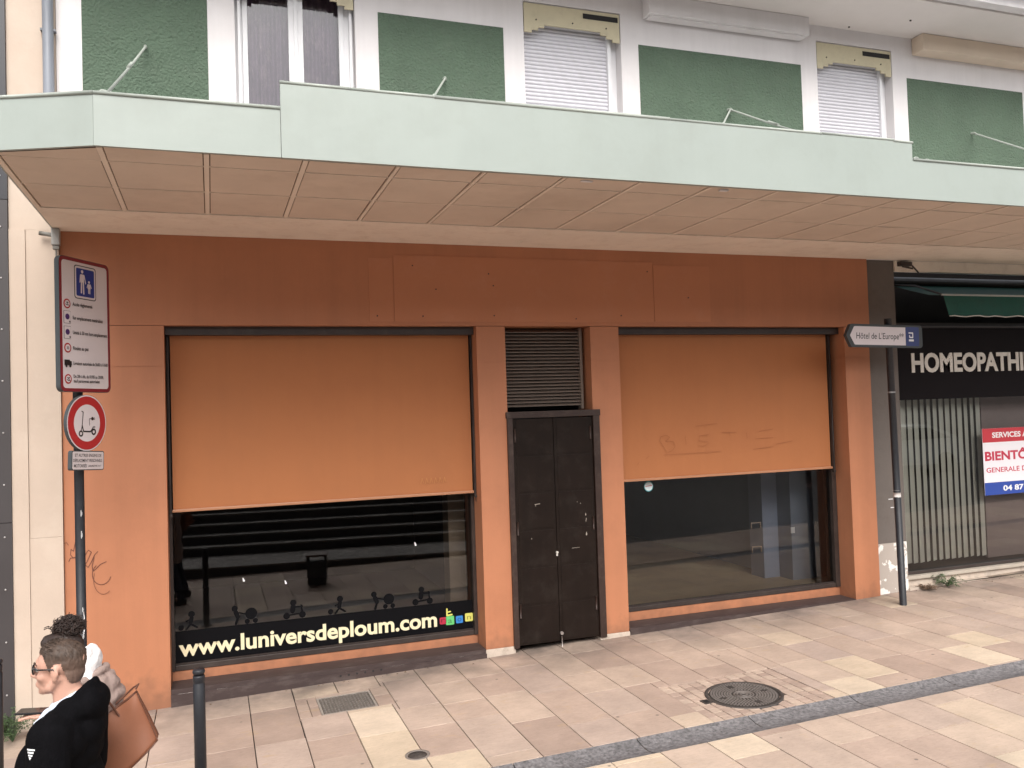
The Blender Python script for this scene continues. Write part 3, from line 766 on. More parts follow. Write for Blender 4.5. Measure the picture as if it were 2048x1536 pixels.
# ---- first floor
mb = MB()
WINS = [(.30, 1.51), (3.41, 4.63), (7.43, 8.65), (11.25, 12.45)]
ZB, ZT = 5.45, 7.25
mb.box(-1.31, 15, 0, .35, 4.442, ZB)
mb.box(-1.31, 15, 0, .35, ZT, 7.60)
xs = [-1.31] + [v for w in WINS for v in w] + [15]
for i in range(0, len(xs), 2): mb.box(xs[i], xs[i + 1], 0, .35, ZB, ZT)
mb.build('wall', WHITEW, B)['label'] = 'white rendered first floor wall'
mb = MB(); mb.box(-1.0, 15, .9, 1.0, ZB, ZT); mb.build('upper_room_wall', mat('upper_room', (.10, .09, .085), .9), B)
for (a, b) in ((-1.09, .04), (1.755, 3.165), (4.86, 7.175), (8.89, 10.97)):
    mb = MB(); mb.box(a, b, -.006, 0.003, 5.15, 6.905); mb.build('render_panel', GREENP, B)
def lambrequin(x0, x1, par):
    w = x1 - x0
    zt, ze, s_ = 7.235, 6.90, .034
    pts = [(x0 + .012, zt), (x0 + .012, ze)]
    X = x0 + .012; Z = ze
    for k, fx in enumerate((.085, .15, .21)):
        pts.append((x0 + w * fx, Z)); Z += s_; pts.append((x0 + w * fx, Z))
    for k, fx in enumerate((.79, .85, .915)):
        pts.append((x0 + w * fx, Z)); Z -= s_; pts.append((x0 + w * fx, Z))
    pts += [(x1 - .012, ze), (x1 - .012, zt)]
    mb = MB(); mb.prism(pts, .004, .022)
    bmesh.ops.recalc_face_normals(mb.bm, faces=mb.bm.faces)
    mb.build('lambrequin', CREAMB, par)
    mb = MB(); mb.box(x0 + w * .61, x1 - .03, .0, .003, 7.135, 7.195); mb.build('vent_slot', BLACKREC, par)
    mb = MB()
    for fx, z in ((.13, 7.05), (.50, 7.06), (.85, 7.05)): mb.tube([(x0 + w * fx, -.004, z), (x0 + w * fx, .006, z)], .009, 8)
    mb.build('screw', DARKF, par)
for i, (a, b) in enumerate(WINS):
    w = empty('window'); w.parent = B
    lambrequin(a, b, w)
    if i == 0:
        w['label'] = 'white casement window with patterned net curtains'
        mb = MB()
        for (p, q) in ((a, a + .075), (b - .10, b)): mb.box(p, q, .13, .22, ZB, ZT)
        mb.box(a + .03, a + .055, .06, .13, ZB, ZT - .02); mb.box(b - .05, b - .025, .06, .13, ZB, ZT - .02)
        mid = (a + b) / 2 + .005
        for (p, q) in ((a + .077, a + .128), (mid - .075, mid - .002), (mid + .002, mid + .075), (b - .155, b - .102)): mb.box(p, q, .115, .175, ZB + .05, ZT - .06, .006)
        mb.box(mid - .02, mid + .02, .098, .113, ZB + .05, ZT - .06, .006)
        mb.box(a, b, .10, .2, ZB, ZB + .048); mb.box(a, b, .10, .2, ZT - .058, ZT)
        mb.build('frame', WHITEP, w)
        mb = MB()
        for (p, q) in ((a + .128, mid - .075), (mid + .075, b - .155)): mb.faces_of([(p, .145, ZB + .05), (q, .145, ZB + .05), (q, .145, ZT - .06), (p, .145, ZT - .06)], [(0, 1, 2, 3)])
        mb.build('pane', GLASSU, w)
        mb = MB(); n = 90
        ver = []
        for k in range(n + 1):
            x = a + .08 + (b - a - .16) * k / n; y = .27 + .022 * sin(k * .9) + .012 * sin(k * .37 + 1)
            ver.append((x, y))
        mb.faces_of([(x, y, ZB) for x, y in ver] + [(x, y, ZT) for x, y in ver], [(k, k + 1, n + 2 + k, n + 1 + k) for k in range(n)], smooth=True)
        mb.build('curtain', mat('mauve_net_curtain', (.24, .17, .23), .9, .25, 7, dirt=(.46, .34, .37), dscale=9, damt=.8, stretch=(1, 1, .45)), w)
    else:
        w['label'] = 'window with white roller shutter closed under a stepped cream board'
        mb = MB(); n = 40; z = ZB
        prof = []
        h = (ZT - ZB) / n
        for k in range(n):
            z = ZB + k * h
            prof += [(.135, z), (.120, z + h * .25), (.117, z + h * .5), (.121, z + h * .8), (.137, z + h * .93)]
        x0, x1 = a + .012, b - .14
        mb.faces_of([(x0, y, z) for y, z in prof] + [(x1, y, z) for y, z in prof], [(k, k + len(prof), k + 1 + len(prof), k + 1) for k in range(len(prof) - 1)], smooth=False)
        mb.build('roller_shutter', SHUT, w, fix=True)
        mb = MB(); mb.box(b - .138, b - .095, .08, .16, ZB, ZT - .02, .004); mb.box(a, a + .012, .08, .16, ZB, ZT - .02); mb.box(b - .093, b - .002, .14, .30, ZB, ZT - .01); mb.build('frame', WHITEP, w)

# overhang above the first floor and awning boxes
OH = empty('balcony'); OH.parent = B
mb = MB(); mb.box(-1.31, 15.0, -.92, .001, 7.452, 7.60); mb.build('balcony_slab', mat('overhang_paint', (.74, .69, .66), .8, .03, 2), OH)
mb = MB(); mb.box(-1.31, 15.0, -1.06, -.922, 7.475, 7.68, .006); mb.box(-1.31, 15, -1.30, -1.062, 7.66, 7.80, .004); mb.build('balcony_edge', WHITEW, OH)
mb = MB()
for (x, y) in ((5.05, -.06), (7.9, -.08), (9.35, -.1), (8.55, -.45)): mb.tube([(x, y, 7.44), (x, y, 7.453)], .013, 8)
mb.build('drip_pipe', DARKF, OH)
mb = MB(); mb.box(4.93, 7.20, -.17, -.001, 7.225, 7.449, .008); mb.box(4.96, 7.17, -.13, -.02, 7.205, 7.226, .004); mb.build('awning_box', WHITEW, B)['label'] = 'white awning box under the overhang'
mb = MB(); mb.box(9.0, 11.6, -.20, -.001, 7.225, 7.447, .008); mb.build('awning_box', mat('cream_box_paint', (.70, .58, .46), .6, .04, 3), B)['label'] = 'cream awning box under the overhang'

# ---- canopy
CN = empty('canopy'); CN.parent = B; CN['label'] = 'long pale green canopy with a raised middle fascia and beige panelled underside'
ZS = 4.444
mb = MB()
def fseg(p, q, z0, z1, t=.03, out=0.0):
    p, q = Vector((*p, 0)), Vector((*q, 0)); d = (q - p).normalized(); nrm = Vector((d.y, -d.x, 0))
    a, b = p + nrm * out, q + nrm * out
    c, e = q - nrm * t, p - nrm * t
    vs = [(v.x, v.y, z) for z in (z0, z1) for v in (a, b, c, e)]
    mb.faces_of(vs, [(0, 3, 2, 1), (4, 5, 6, 7), (0, 1, 5, 4), (1, 2, 6, 5), (2, 3, 7, 6), (3, 0, 4, 7)])
fseg((-.69, -2.78), (.497, -2.78), ZS, 4.785)
fseg((.500, -2.78), (6.128, -2.78), ZS - .002, 4.965, .035, .006)
fseg((6.131, -2.78), (15, -2.78), ZS, 4.80)
fseg((-1.36, -2.50), (-.692, -2.778), ZS, 4.785)
fseg((-1.36, -.01), (-1.36, -2.498), ZS, 4.785)
mb.build('fascia', FASC, CN)
mb = MB()
def cop(p, q, z, r=.013):
    mb.tube([(p[0], p[1], z), (q[0], q[1], z)], r, 10)
x = -.69
for (a, b, z) in ((-.69, .497, 4.795), (.497, .98, 4.978), (.975, 1.62, 4.976), (1.61, 3.6, 4.974), (3.6, 5.12, 4.972), (5.115, 5.92, 4.975), (5.915, 6.14, 4.966), (6.14, 7.6, 4.81), (7.6, 15, 4.812)):
    cop((a, -2.782), (b, -2.782), z, random.choice([.013, .0145, .012]))
cop((-1.36, -2.50), (-.69, -2.782), 4.795)
cop((-1.36, -.01), (-1.36, -2.50), 4.795)
mb.build('coping', COPE, CN)
# deck that closes the top
mb = MB(); mb.faces_of([(-1.34, -.005, 4.72), (-1.34, -2.47, 4.72), (-.69, -2.745, 4.72), (15, -2.745, 4.72), (15, -.005, 4.72)], [(0, 1, 2, 3, 4)]); mb.build('deck', mat('pale_bounce_deck', (.36, .35, .34), .9, .1, 3), CN)  # unseen deck, colour made pale to bounce light up to the overhang
mb = MB(); mb.faces_of([(-1.345, -.922, ZS + .012), (-1.345, -2.47, ZS + .012), (-.69, -2.745, ZS + .012), (15, -2.745, ZS + .012), (15, -.922, ZS + .012)], [(4, 3, 2, 1, 0)]); mb.build('soffit_void', mat('soffit_joint_dark', (.20, .14, .10), .9), CN)
rows = [(-2.735, -2.429), (-2.411, -1.699), (-1.681, -.937)]
xsr = [-1.325] + [-.665 + .668 * i for i in range(24)]
mb = MB(); bt = MB()
for i in range(len(xsr) - 1):
    xa, xb = xsr[i] + .020, xsr[i + 1] - .020
    for (ya, yb) in rows:
        h = [random.uniform(.001, .005) for _ in range(4)]
        if i == 0 and ya < -2.5:
            P = [(xa, -2.425), (xa, -2.47), (xb, -2.72), (xb, -2.425)]
        else: P = [(xa, ya), (xb, ya), (xb, yb), (xa, yb)]
        g = .006
        if i == 0 and ya < -2.5: vs = [(p[0], p[1], ZS + .002) for p in P]; mb.faces_of(vs, [(3, 2, 1, 0)][::1])
        else:
            dz = random.choice([0, 0, 0, .002, .004])
            va = [(xa + g, ya + g, ZS + h[0] + dz), (xb - g, ya + g, ZS + h[1] + dz), (xb - g, yb - g, ZS + h[2]), (xa + g, yb - g, ZS + h[3])]
            mb.faces_of(va + [(v[0], v[1], ZS + .02) for v in va], [(0, 3, 2, 1), (0, 1, 5, 4), (1, 2, 6, 5), (2, 3, 7, 6), (3, 0, 4, 7)])
    if i > 0:
        wdt = .018 if i < 4 else .014
        bt.box(xsr[i] - wdt, xsr[i] + wdt, -2.735, -.935, ZS - .001, ZS + .011)
for yy in (-2.420, -1.690):
    for i in range(len(xsr) - 1): bt.box(xsr[i] + .015, xsr[i + 1] - .015, yy - .0045, yy + .0045, ZS + .001, ZS + .011)
bt.box(-1.345, -1.31, -2.45, -.93, ZS - .004, ZS + .011)
bt.build('soffit_batten', SOFB, CN)
mb.build('soffit_panel', SOFF, CN, fix=False)
mb = MB(); mb.box(-1.345, 15, -.925, -.001, ZS - .004, ZS + .02); mb.build('soffit_band', CREAMS, CN)
mb = MB(); mb.tube([(3.18, -.30, ZS - .016), (3.18, -.30, ZS - .003)], [.008, .03], 10); mb.build('plaster_knob', CREAMS, CN)
mb = MB(); mb.box(2.83, 2.93, -2.70, -2.665, ZS - .008, ZS, .003); mb.box(4.12, 4.20, -2.70, -2.66, ZS - .012, ZS, .003); mb.build('clip', WHITEP, CN)
for pts in ([(-.53, -.06, 6.25), (-.61, -2.72, 4.82)], [(2.46, -.06, 6.24), (1.49, -2.65, 4.80)], [(6.06, -.06, 6.21), (4.05, -2.66, 4.80)], [(6.07, -.06, 6.21), (5.28, -2.72, 4.93)], [(9.98, -.06, 6.22), (9.10, -2.7, 4.82)]):
    mb = MB(); a, b = Vector(pts[0]), Vector(pts[1]); mid = a.lerp(b, .5); mid.z -= .012
    mb.tube([a, mid, b], .0105, 8)
    mb.tube([a.lerp(b, .45), a.lerp(b, .55)], .0145, 8)
    mb.tube([(a.x, .0, a.z + .02), (a.x, -.06, a.z + .01), (a.x, -.085, a.z - .02)], .014, 8)
    mb.build('tie_rod', COPE, CN)
mb = MB()
for x, z in ((-.63, 4.81), (6.2, 4.83), (6.33, 4.82)):
    mb.tube([(x + .05 * cos(t), -2.74 + .02 * sin(t), z + .012 * sin(3 * t)) for t in [k * .5 for k in range(14)]], .008, 6)
mb.build('rod_tail', COPE, CN)
#@@SPLIT
# ================================================================== NEIGHBOURS
NB = empty('neighbouring_building', (0, 0, 0), 0, 'cream rendered building edge with a grey downspout at the left of the orange shop', 'building')
mb = MB()
mb.slopebox(-1.585, -1.314, -.035, .4, zp, 1.598); mb.box(-1.585, -1.314, -.032, .4, 1.60, 4.435)
mb.slopebox(-1.72, -1.587, -.045, .4, zp, 4.435)
mb.box(-1.72, -1.314, -.03, .4, 4.437, 8.2)
mb.build('wall', CREAMW, NB)
mb = MB(); mb.tube([(-1.365, -.085, 4.74), (-1.365, -.085, 8.2)], .048, 20); mb.build('downspout', mat('grey_zinc_pipe', (.19, .205, .235), .5, .1, 3), NB)
mb = MB(); 
for z in (5.6, 6.3): mb.box(-1.43, -1.30, -.09, -.03, z, z + .02)
mb.build('pipe_clip', mat('grey_zinc_clip', (.16, .17, .19), .5), NB)
CB = empty('clad_building', (0, 0, 0), 0, 'dark grey metal clad building at the far left edge', 'building')
mb = MB(); mb.slopebox(-9, -1.722, -.06, 4, zp, 1.755); mb.box(-9, -1.722, -.06, 4, 1.76, 4.05); mb.box(-9, -1.724, -.058, 4, 4.05, 4.70)
mb.build('cladding', CLAD, CB)
mb = MB(); mb.box(-9, -1.722, -.062, 4, 4.705, 9); mb.build('cladding', CLADB, CB)['label'] = 'black upper cladding'
mb = MB()
for z in [gz(-1.8) + .35 + .47 * k for k in range(18)]:
    mb.ell((-1.78, -.063 if z < 4.7 else -.065, z), (.008, .005, .008), seg=8)
mb.build('rivet', mat('bright_rivet', (.5, .48, .47), .35, metal=.5), CB)

# signboard and awning of the right-hand shop
SB = empty('shop_signboard', (8.6, .13, 2.59), 0, 'black fascia signboard reading HOMEOPATHIE in white capitals', 'signboard')
mb = MB(); mb.box(.0, 6.4, 0, .1, 0, .965, .004); mb.build('board', mat('black_sign_panel', (.012, .010, .011), .6, .1, 2, spec=.05), SB)
mb = MB(); mb.box(-.01, 6.4, -.012, .1, .967, .985); mb.build('trim', DARKF, SB)
text([('HOMEOPATHIE', .265, .375, 2.18, .255, 'l')], mat('worn_white_letters', (.62, .58, .52), .5, .1, 10), SB, -.003, bold=.034, depth=.008)
AW = empty('awning', (9.0, 0.2, 3.6), 0, 'rolled dark green fabric awning above the black signboard', 'awning')
GRN = mat('green_awning_fabric', (.008, .078, .060), .75, .15, 6, .2, 30)
mb = MB()
pr = [(.42, .62), (.1, .50), (-.30, .37), (-.49, .345), (-.50, .34)]
mb.faces_of([(0.0 + .0, y, z) for y, z in pr] + [(6, y, z) for y, z in pr], [(k, k + 1, k + 1 + len(pr), k + len(pr)) for k in range(len(pr) - 1)], smooth=True)
nn = 60
mb.faces_of([(.03 + (5.97) * k / nn, -.50 + .006 * sin(k * 1.3), .335) for k in range(nn + 1)] + [(.12 + (5.88) * k / nn, -.49 + .018 * sin(k * .9), .075 + .008 * sin(k * 1.7)) for k in range(nn + 1)], [(k, k + 1, nn + 2 + k, nn + 1 + k) for k in range(nn)], smooth=True)
mb.build('awning_fabric', GRN, AW, fix=False)
mb = MB(); mb.tube([(-.01, -.51, .345), (6, -.51, .345)], .012, 8); mb.build('front_bar', mat('pale_bar', (.42, .45, .43), .4), AW)
mb = MB(); mb.tube([(.13 + (5.87) * k / nn, -.494 + .018 * sin(k * .9), .07 + .008 * sin(k * 1.7)) for k in range(nn + 1)], .008, 6); mb.build('valance_edge', mat('pale_edge', (.55, .55, .52), .6), AW)
mb = MB(); mb.tube([(-.05, .38, .66), (6, .38, .66)], .06, 12); mb.box(-.09, -.05, .3, .45, .58, .74); mb.build('roller_tube', DARKF, AW)
mb = MB(); mb.tube([(.05, .35, .6), (-.02, -.1, .52), (.0, -.5, .35)], .014, 8); mb.build('folding_arm', DARKF, AW)
FLT = empty('wall_floodlight', (8.62, -.02, 4.33), 0, 'small dark floodlight tucked under the canopy beside the signboard', 'lamp')
mb = MB(); mb.box(-.02, .18, -.02, .12, .03, .09, .01); mb.tube([(.0, -.03, .02), (.14, -.06, -.01)], .012, 8); mb.build('lamp_body', DARKF, FLT)
mb = MB(); mb.tube([(.18, 0, .05), (.26, -.02, -.04), (.27, -.03, -.07)], .012, 8); mb.build('bracket', DARKF, FLT)

# poster in the right-hand window
PO = empty('poster', (10.15, .215, 1.22), 0, 'red white and blue poster reading BIENTOT fixed in the right hand shop window', 'poster')
mb = MB(); mb.box(0, 1.9, 0, .006, 0, .93); mb.build('sheet', mat('poster_white', (.78, .76, .80), .5), PO)
Flat(-.0005).poly([(0, .735), (1.9, .735), (1.9, .93), (0, .93)]).build('red_band', mat('poster_red', (.50, .035, .05), .5), PO)
Flat(-.0005).poly([(0, 0), (1.9, 0), (1.9, .175), (0, .175)]).build('blue_band', mat('poster_blue', (.02, .06, .32), .5), PO)
text([('SERVICES A DOMICILE', .18, .80, 1.30, .075, 'l'), ('04 87 96 0', .34, .05, .72, .075, 'l')], mat('poster_text_white', (.8, .8, .8), .5), PO, -.0012, bold=.03)
text([('BIENTÔT', .03, .485, .95, .125, 'l')], mat('poster_text_red', (.50, .03, .07), .5), PO, -.0012, bold=.035)
text([('GENERALE DES SERVICES', .045, .315, 1.45, .07, 'l')], MATS['poster_text_red'], PO, -.0012, bold=.015)

# conduit box in the ceiling corner
JB = empty('junction_box', (-1.32, -.13, 4.28), 0, 'small grey junction box with conduit under the left end of the canopy', 'junction box')
mb = MB(); mb.box(-.035, .035, -.03, .04, .0, .155, .008); mb.build('box_body', mat('grey_plastic_box', (.30, .29, .27), .5), JB)
mb = MB(); mb.tube([(-.035, .02, .10), (-.14, .03, .115)], .02, 10); mb.tube([(0, .0, .0), (.004, -.01, -.09), (.01, -.02, -.20)], .008, 8); mb.box(-.025, .03, -.02, .03, -.04, -.005, .004); mb.build('conduit', mat('grey_conduit', (.18, .17, .15), .5), JB)

# ================================================================== STREET SIGNS
SG = empty('sign_post', (-1.045, -1.0, gz(-1.05)), 0, 'tall grey post carrying the pedestrian zone panel, the scooter ban disc and a small plate', 'sign post')
g = gz(-1.05)
mb = MB(); mb.tube([(0, 0, 0), (0, 0, 3.98)], .038, 24); mb.lathe([(.06, 0), (.055, .02), (.04, .03)], seg=24); mb.build('pole', POLE, SG)
mb = MB()
for z, s_ in ((1.98, .05), (1.80, .06), (1.2, .035), (.98, .05)): mb.box(.012, .018, -.0385, -.035, z, z + s_); mb.box(.020, .023, -.0375, -.033, z + .01, z + s_ * .7)
mb.build('tape_scrap', mat('tape_scrap', (.45, .45, .45), .5), SG)
mb = MB(); mb.tube([(.02, -.033, 1.02), (.025, -.034, 1.06), (.018, -.0335, 1.10), (.026, -.034, 1.15), (.02, -.033, 1.2)], .004, 6); mb.build('paint_drip', WHITEP, SG)
RT = radians(58.5)
def panel_root(name, cx, cy, zc, rot, roll=0):
    e = empty(name); e.parent = SG; e.location = (cx + 1.045, cy + 1.0, zc - g); e.rotation_euler = (0, roll, rot); return e
# large panel .60 x 1.107
P = panel_root('panel', -.977, -1.0, 3.443, RT); P['label'] = 'large white panel with dark red border and pedestrian symbol'
mb = MB(); mb.prism(rr(-.30, .30, -.553, .553, .05), 0.0, .042); mb.bm.faces.ensure_lookup_table(); bmesh.ops.recalc_face_normals(mb.bm, faces=mb.bm.faces); mb.build('panel_body', SIGNGR, P)
Flat(-.0005).rrect(-.296, .296, -.549, .549, .047).build('border', SIGNDR, P)
Flat(-.0010).rrect(-.270, .270, -.522, .522, .03).build('face', SIGNW, P)
Flat(-.0016).rrect(-.128, .132, .22, .50, .025).build('symbol_edge', SIGNGR, P)
Flat(-.0022).rrect(-.120, .124, .228, .492, .022).build('symbol_border', SIGNW, P)
Flat(-.0028).rrect(-.105, .109, .244, .476, .012).build('symbol_field', SIGNB, P)
fl = Flat(-.0034)
fl.disc((-.035, .450), .014); fl.poly([(-.057, .428), (-.012, .428), (-.014, .36), (-.055, .36)]); fl.line([(-.056, .42), (-.063, .36)], .010); fl.line([(-.012, .42), (.004, .355)], .010)
fl.line([(-.045, .36), (-.048, .275)], .015); fl.line([(-.024, .36), (-.020, .268)], .015)
fl.disc((.045, .372), .011); fl.poly([(.030, .356), (.060, .356), (.062, .315), (.028, .315)]); fl.line([(.030, .352), (.020, .325)], .008); fl.line([(.060, .352), (.070, .325)], .008)
fl.line([(.038, .315), (.038, .280)], .011); fl.line([(.052, .315), (.052, .278)], .011)
fl.build('symbol', SIGNW, P)
rows_z = [.165, .055, -.070, -.195, -.320, -.448]
tl = []
red, wht, blk, pur, gr = Flat(-.0020), Flat(-.0034), Flat(-.0044), Flat(-.0040), Flat(-.0016)
for k, z in enumerate(rows_z):
    cx = -.215
    if k in (0, 3, 5):
        red.disc((cx, z), .040); wht.disc((cx, z), .028)
        if k == 3: text([('30', cx, z - .012, .028, .024, 'c')], SIGNBL, P, -.0040, bold=.02)
        else:
            blk.line([(cx - .018, z - .004), (cx - .004, z - .012), (cx + .014, z - .010)], .006); blk.disc((cx + .006, z + .010), .007); blk.line([(cx - .014, z + .014), (cx + .018, z - .016)], .005)
    elif k in (1, 2):
        gr.rrect(cx - .040, cx + .040, z - .052, z + .052, .006); wht.rrect(cx - .037, cx + .037, z - .049, z + .049, .005); pur.disc((cx, z + .004), .024)
        blk.disc((cx + .026, z - .036), .008)
    else:
        blk.rrect(cx - .042, cx + .02, z - .016, z + .028, .004); blk.rrect(cx + .016, cx + .040, z - .018, z + .018, .006); blk.disc((cx - .02, z - .022), .012); blk.disc((cx + .022, z - .022), .012)
red.build('ban_disc', SIGNR, P); wht.build('disc_face', SIGNW, P); pur.build('parking_disc', SIGNPU, P); blk.build('pictogram', SIGNBL, P); gr.build('symbol_outline', SIGNGR, P)
x0 = -.155
text([('Accès règlementé', x0, .155, .235, .030, 'l'), ('Sur emplacement matérialisé', x0, .043, .36, .030, 'l'), ('Limité à 30 mn hors emplacement', x0, -.078, .415, .030, 'l'),
      ('Roulez au pas', x0, -.207, .18, .030, 'l'), ('Livraison autorisée de 5h00 à 11h00', x0, -.330, .415, .028, 'l'),
      ('De 20h à 6h, du 01/05 au 30/09,', x0, -.436, .36, .026, 'l'), ('sauf personnes autorisées', x0, -.474, .31, .026, 'l')], SIGNBL, P, -.0045, bold=.018)
# round no-scooter sign
P = panel_root('panel', -.973, -1.05, 2.634, radians(58)); P['label'] = 'round red bordered sign banning electric scooters'
mb = MB(); n = 48
mb.prism([(.232 * cos(2 * pi * k / n), .232 * sin(2 * pi * k / n)) for k in range(n)], 0, .03); bmesh.ops.recalc_face_normals(mb.bm, faces=mb.bm.faces); mb.build('panel_body', SIGNGR, P)
Flat(-.0005).disc((0, 0), .230, 64).build('border', SIGNW, P)
Flat(-.0012).disc((0, 0), .220, 64).build('red_ring', SIGNR, P)
Flat(-.0019).disc((0, 0), .153, 64).build('face', SIGNW, P)
fl = Flat(-.0026)
fl.ring((-.075, -.085), .013, .026); fl.ring((.075, -.075), .013, .028); fl.line([(-.072, -.065), (-.060, -.02), (-.045, .09), (-.062, .098)], .008)
fl.line([(-.06, -.02), (-.045, -.068), (.03, -.072), (.075, -.055)], .012); fl.line([(.048, -.060), (.068, -.035), (.09, -.035)], .008)
fl.line([(.025, -.02), (.025, .035), (.05, .035)], .005); fl.disc((.060, .035), .014); fl.line([(.065, .040), (.088, .040)], .005); fl.line([(.065, .030), (.088, .030)], .005)
fl.build('scooter_symbol', SIGNBL, P)
# small plate
P = panel_root('panel', -.968, -1.05, 2.324, radians(62), radians(3.5)); P['label'] = 'small white plate with three lines of black capitals'
mb = MB(); mb.prism(rr(-.208, .208, -.08, .08, .02), 0, .035); bmesh.ops.recalc_face_normals(mb.bm, faces=mb.bm.faces); mb.build('panel_body', SIGNGR, P)
Flat(-.0005).rrect(-.200, .200, -.072, .072, .014).build('face', SIGNW, P)
text([('ET AUTRES ENGINS DE', -.17, .030, .34, .026, 'l'), ('DÉPLACEMENT PERSONNELS', -.19, -.012, .37, .026, 'l'), ('MOTORISÉS', -.18, -.055, .16, .026, 'l'), ('ARRÊTÉ N°', .0, -.052, .17, .015, 'l')], SIGNBL, P, -.0013, bold=.012)

# hotel direction sign
HS = empty('direction_sign', (7.945, -.50, gz(7.945)), radians(-.7), 'arrow shaped direction sign for a hotel on a grey post at the right', 'sign')
gh = gz(7.945)
mb = MB(); mb.tube([(0, 0, 0), (-.035, 0, 3.52)], .042, 24); mb.build('pole', POLE, HS)
mb = MB(); mb.tube([(-.0135, 0, 1.32), (-.0138, 0, 1.375)], .0435, 20); mb.build('tape_band', mat('white_tape', (.6, .57, .55), .6, .2, 20), HS)
mb = MB(); mb.tube([(-.026, 0, 2.60), (-.0262, 0, 2.62)], .0445, 20); mb.tube([(-.02, 0, 1.4), (-.02, 0, 1.405)], .043, 20); mb.build('pole_clip', mat('steel_band', (.22, .22, .22), .4), HS)
P = empty('panel'); P.parent = HS; P.location = (7.83 - 7.945, -.052, 3.385 - gh); P.rotation_euler = (0, radians(.6), radians(6))
arr = [(-.66, 0), (-.585, .132), (-.565, .14), (.59, .14), (.615, .128), (.625, .11), (.625, -.11), (.615, -.128), (.59, -.14), (-.565, -.14), (-.585, -.132)]
mb = MB(); mb.prism(arr, 0, .045); bmesh.ops.recalc_face_normals(mb.bm, faces=mb.bm.faces); mb.build('panel_body', SIGNGR, P)
s_ = .86
Flat(-.0006).poly([(-.600, .0), (-.53, .108), (-.51, .112), (.33, .112), (.33, -.112), (-.51, -.112), (-.53, -.108)]).build('face', mat('hotel_sign_white', (.70, .64, .66), .4), P)
Flat(-.0006).rrect(.335, .565, -.118, .118, .012).build('blue_field', mat('hotel_sign_blue', (.02, .035, .16), .4), P)
fl = Flat(-.0014); fl.poly([(.385, -.035), (.47, -.035), (.47, -.06), (.385, -.06)]); fl.line([(.39, .045), (.455, .045), (.455, -.012), (.40, -.01), (.40, .012)], .016); fl.build('hotel_symbol', WHITEP, P)
text([("Hôtel de L'Europe**", -.50, -.038, .80, .078, 'l')], SIGNBL, P, -.0014, bold=.004, shear=.1)

# ================================================================== BOLLARDS, BIN, COVERS
def bollard():
    r = empty('bollard')
    mb = MB(); H = 1.02
    mb.lathe([(.039, 0), (.039, H - .10), (.036, H - .095), (.036, H - .085), (.039, H - .08), (.039, H - .05), (.0375, H - .04)], seg=28); mb.build('post', POLE, r)
    mb = MB(); mb.lathe([(.033, H - .04), (.033, H - .03), (.040, H - .027), (.041, H - .010), (.036, H), (.0001, H + .002)], seg=28); mb.build('cap', POLE, r)
    mb = MB(); mb.lathe([(.07, 0), (.068, .012), (.042, .018)], seg=28); mb.build('base_ring', POLE, r)
    return r
def copy_tree(o, parent=None):
    c = o.copy(); COL.objects.link(c); c.parent = parent
    for ch in o.children: copy_tree(ch, c)
    return c
b0 = bollard(); b0.location = (-.119, -2.6, gz(-.12))
tag(b0, 'slim anthracite bollard in front of the web address window', 'bollard', 'bollards along the pavement')
b1 = copy_tree(b0); b1.location = (-1.54, -1.58, gz(-1.5) + .01)
tag(b1, 'anthracite bollard cut off by the left edge of the photo', 'bollard', 'bollards along the pavement')

# litter bin seen in the window reflection
BN = empty('litter_bin', (1.54, -4.48, gz(1.54)), radians(10), 'square dark litter bin out in the square, seen mirrored in the window', 'litter bin')
mb = MB(); mb.box(-.15, .15, -.15, .15, .03, .38, .02); mb.box(-.15, -.12, -.15, .15, .38, .47); mb.box(.12, .15, -.15, .15, .38, .47); mb.build('bin_body', POLE, BN)
mb = MB(); mb.box(-.17, .17, -.17, .17, .47, .50, .01); mb.build('bin_lid', mat('bin_lid_brown', (.10, .06, .05), .5), BN)

# manhole
MH = empty('manhole_cover', (MC[0], MC[1], gz(MC[0]) + .002), 0, 'round cast iron manhole cover ringed by small setts', 'manhole cover')
MH.rotation_euler = (0, -math.atan(.022), 0)
mb = MB(); mb.lathe([(.345, -.03), (.345, .001), (.315, .001), (.315, -.012)], seg=64)
mb.box(-.425, -.35, -.05, .05, -.02, .001, .003)
mb.build('iron_frame', IRON, MH, fix=True)
mb = MB(); mb.box(-.41, -.365, -.03, .03, .0005, .0025); mb.build('lift_slot', BLACKREC, MH)
mb = MB(); mb.lathe([(.308, -.02), (.308, -.004), (.302, -.002), (0.0001, -.002)], seg=64)
for ri, (rad, cnt) in enumerate(((.285, 64), (.262, 58), (.238, 54), (.214, 48), (.190, 42), (.166, 36), (.142, 30), (.118, 25))):
    for k in range(cnt):
        a = 2 * pi * (k + .5 * (ri % 2)) / cnt; dr = .0085; da = .011 / rad * .8
        if abs(((a + .5) % (pi / 2)) - .5) < .10 and ri in (2, 3, 4): continue
        P_ = [(rad - dr, a - da), (rad + dr, a - da * .8), (rad + dr, a + da * .8), (rad - dr, a + da)]
        vs = [(r * cos(t), r * sin(t), -.002) for r, t in P_] + [(r * cos(t), r * sin(t), .004) for r, t in P_]
        mb.faces_of(vs, [(4, 5, 6, 7), (0, 1, 5, 4), (1, 2, 6, 5), (2, 3, 7, 6), (3, 0, 4, 7)], 1)
for r_ in (.085, .06, .03):
    mb.lathe([(r_ + .008, -.002), (r_ + .006, .004), (r_ - .004, .004), (r_ - .006, -.002)], seg=36, mi=1)
mb.build('lid', [mat('dark_iron_base', (.035, .028, .024), .8, .2, 20), mat('worn_iron_stud', (.15, .13, .118), .55, .2, 20)], MH, fix=True)  # lid base coloured darker than the studs so the pattern stands out

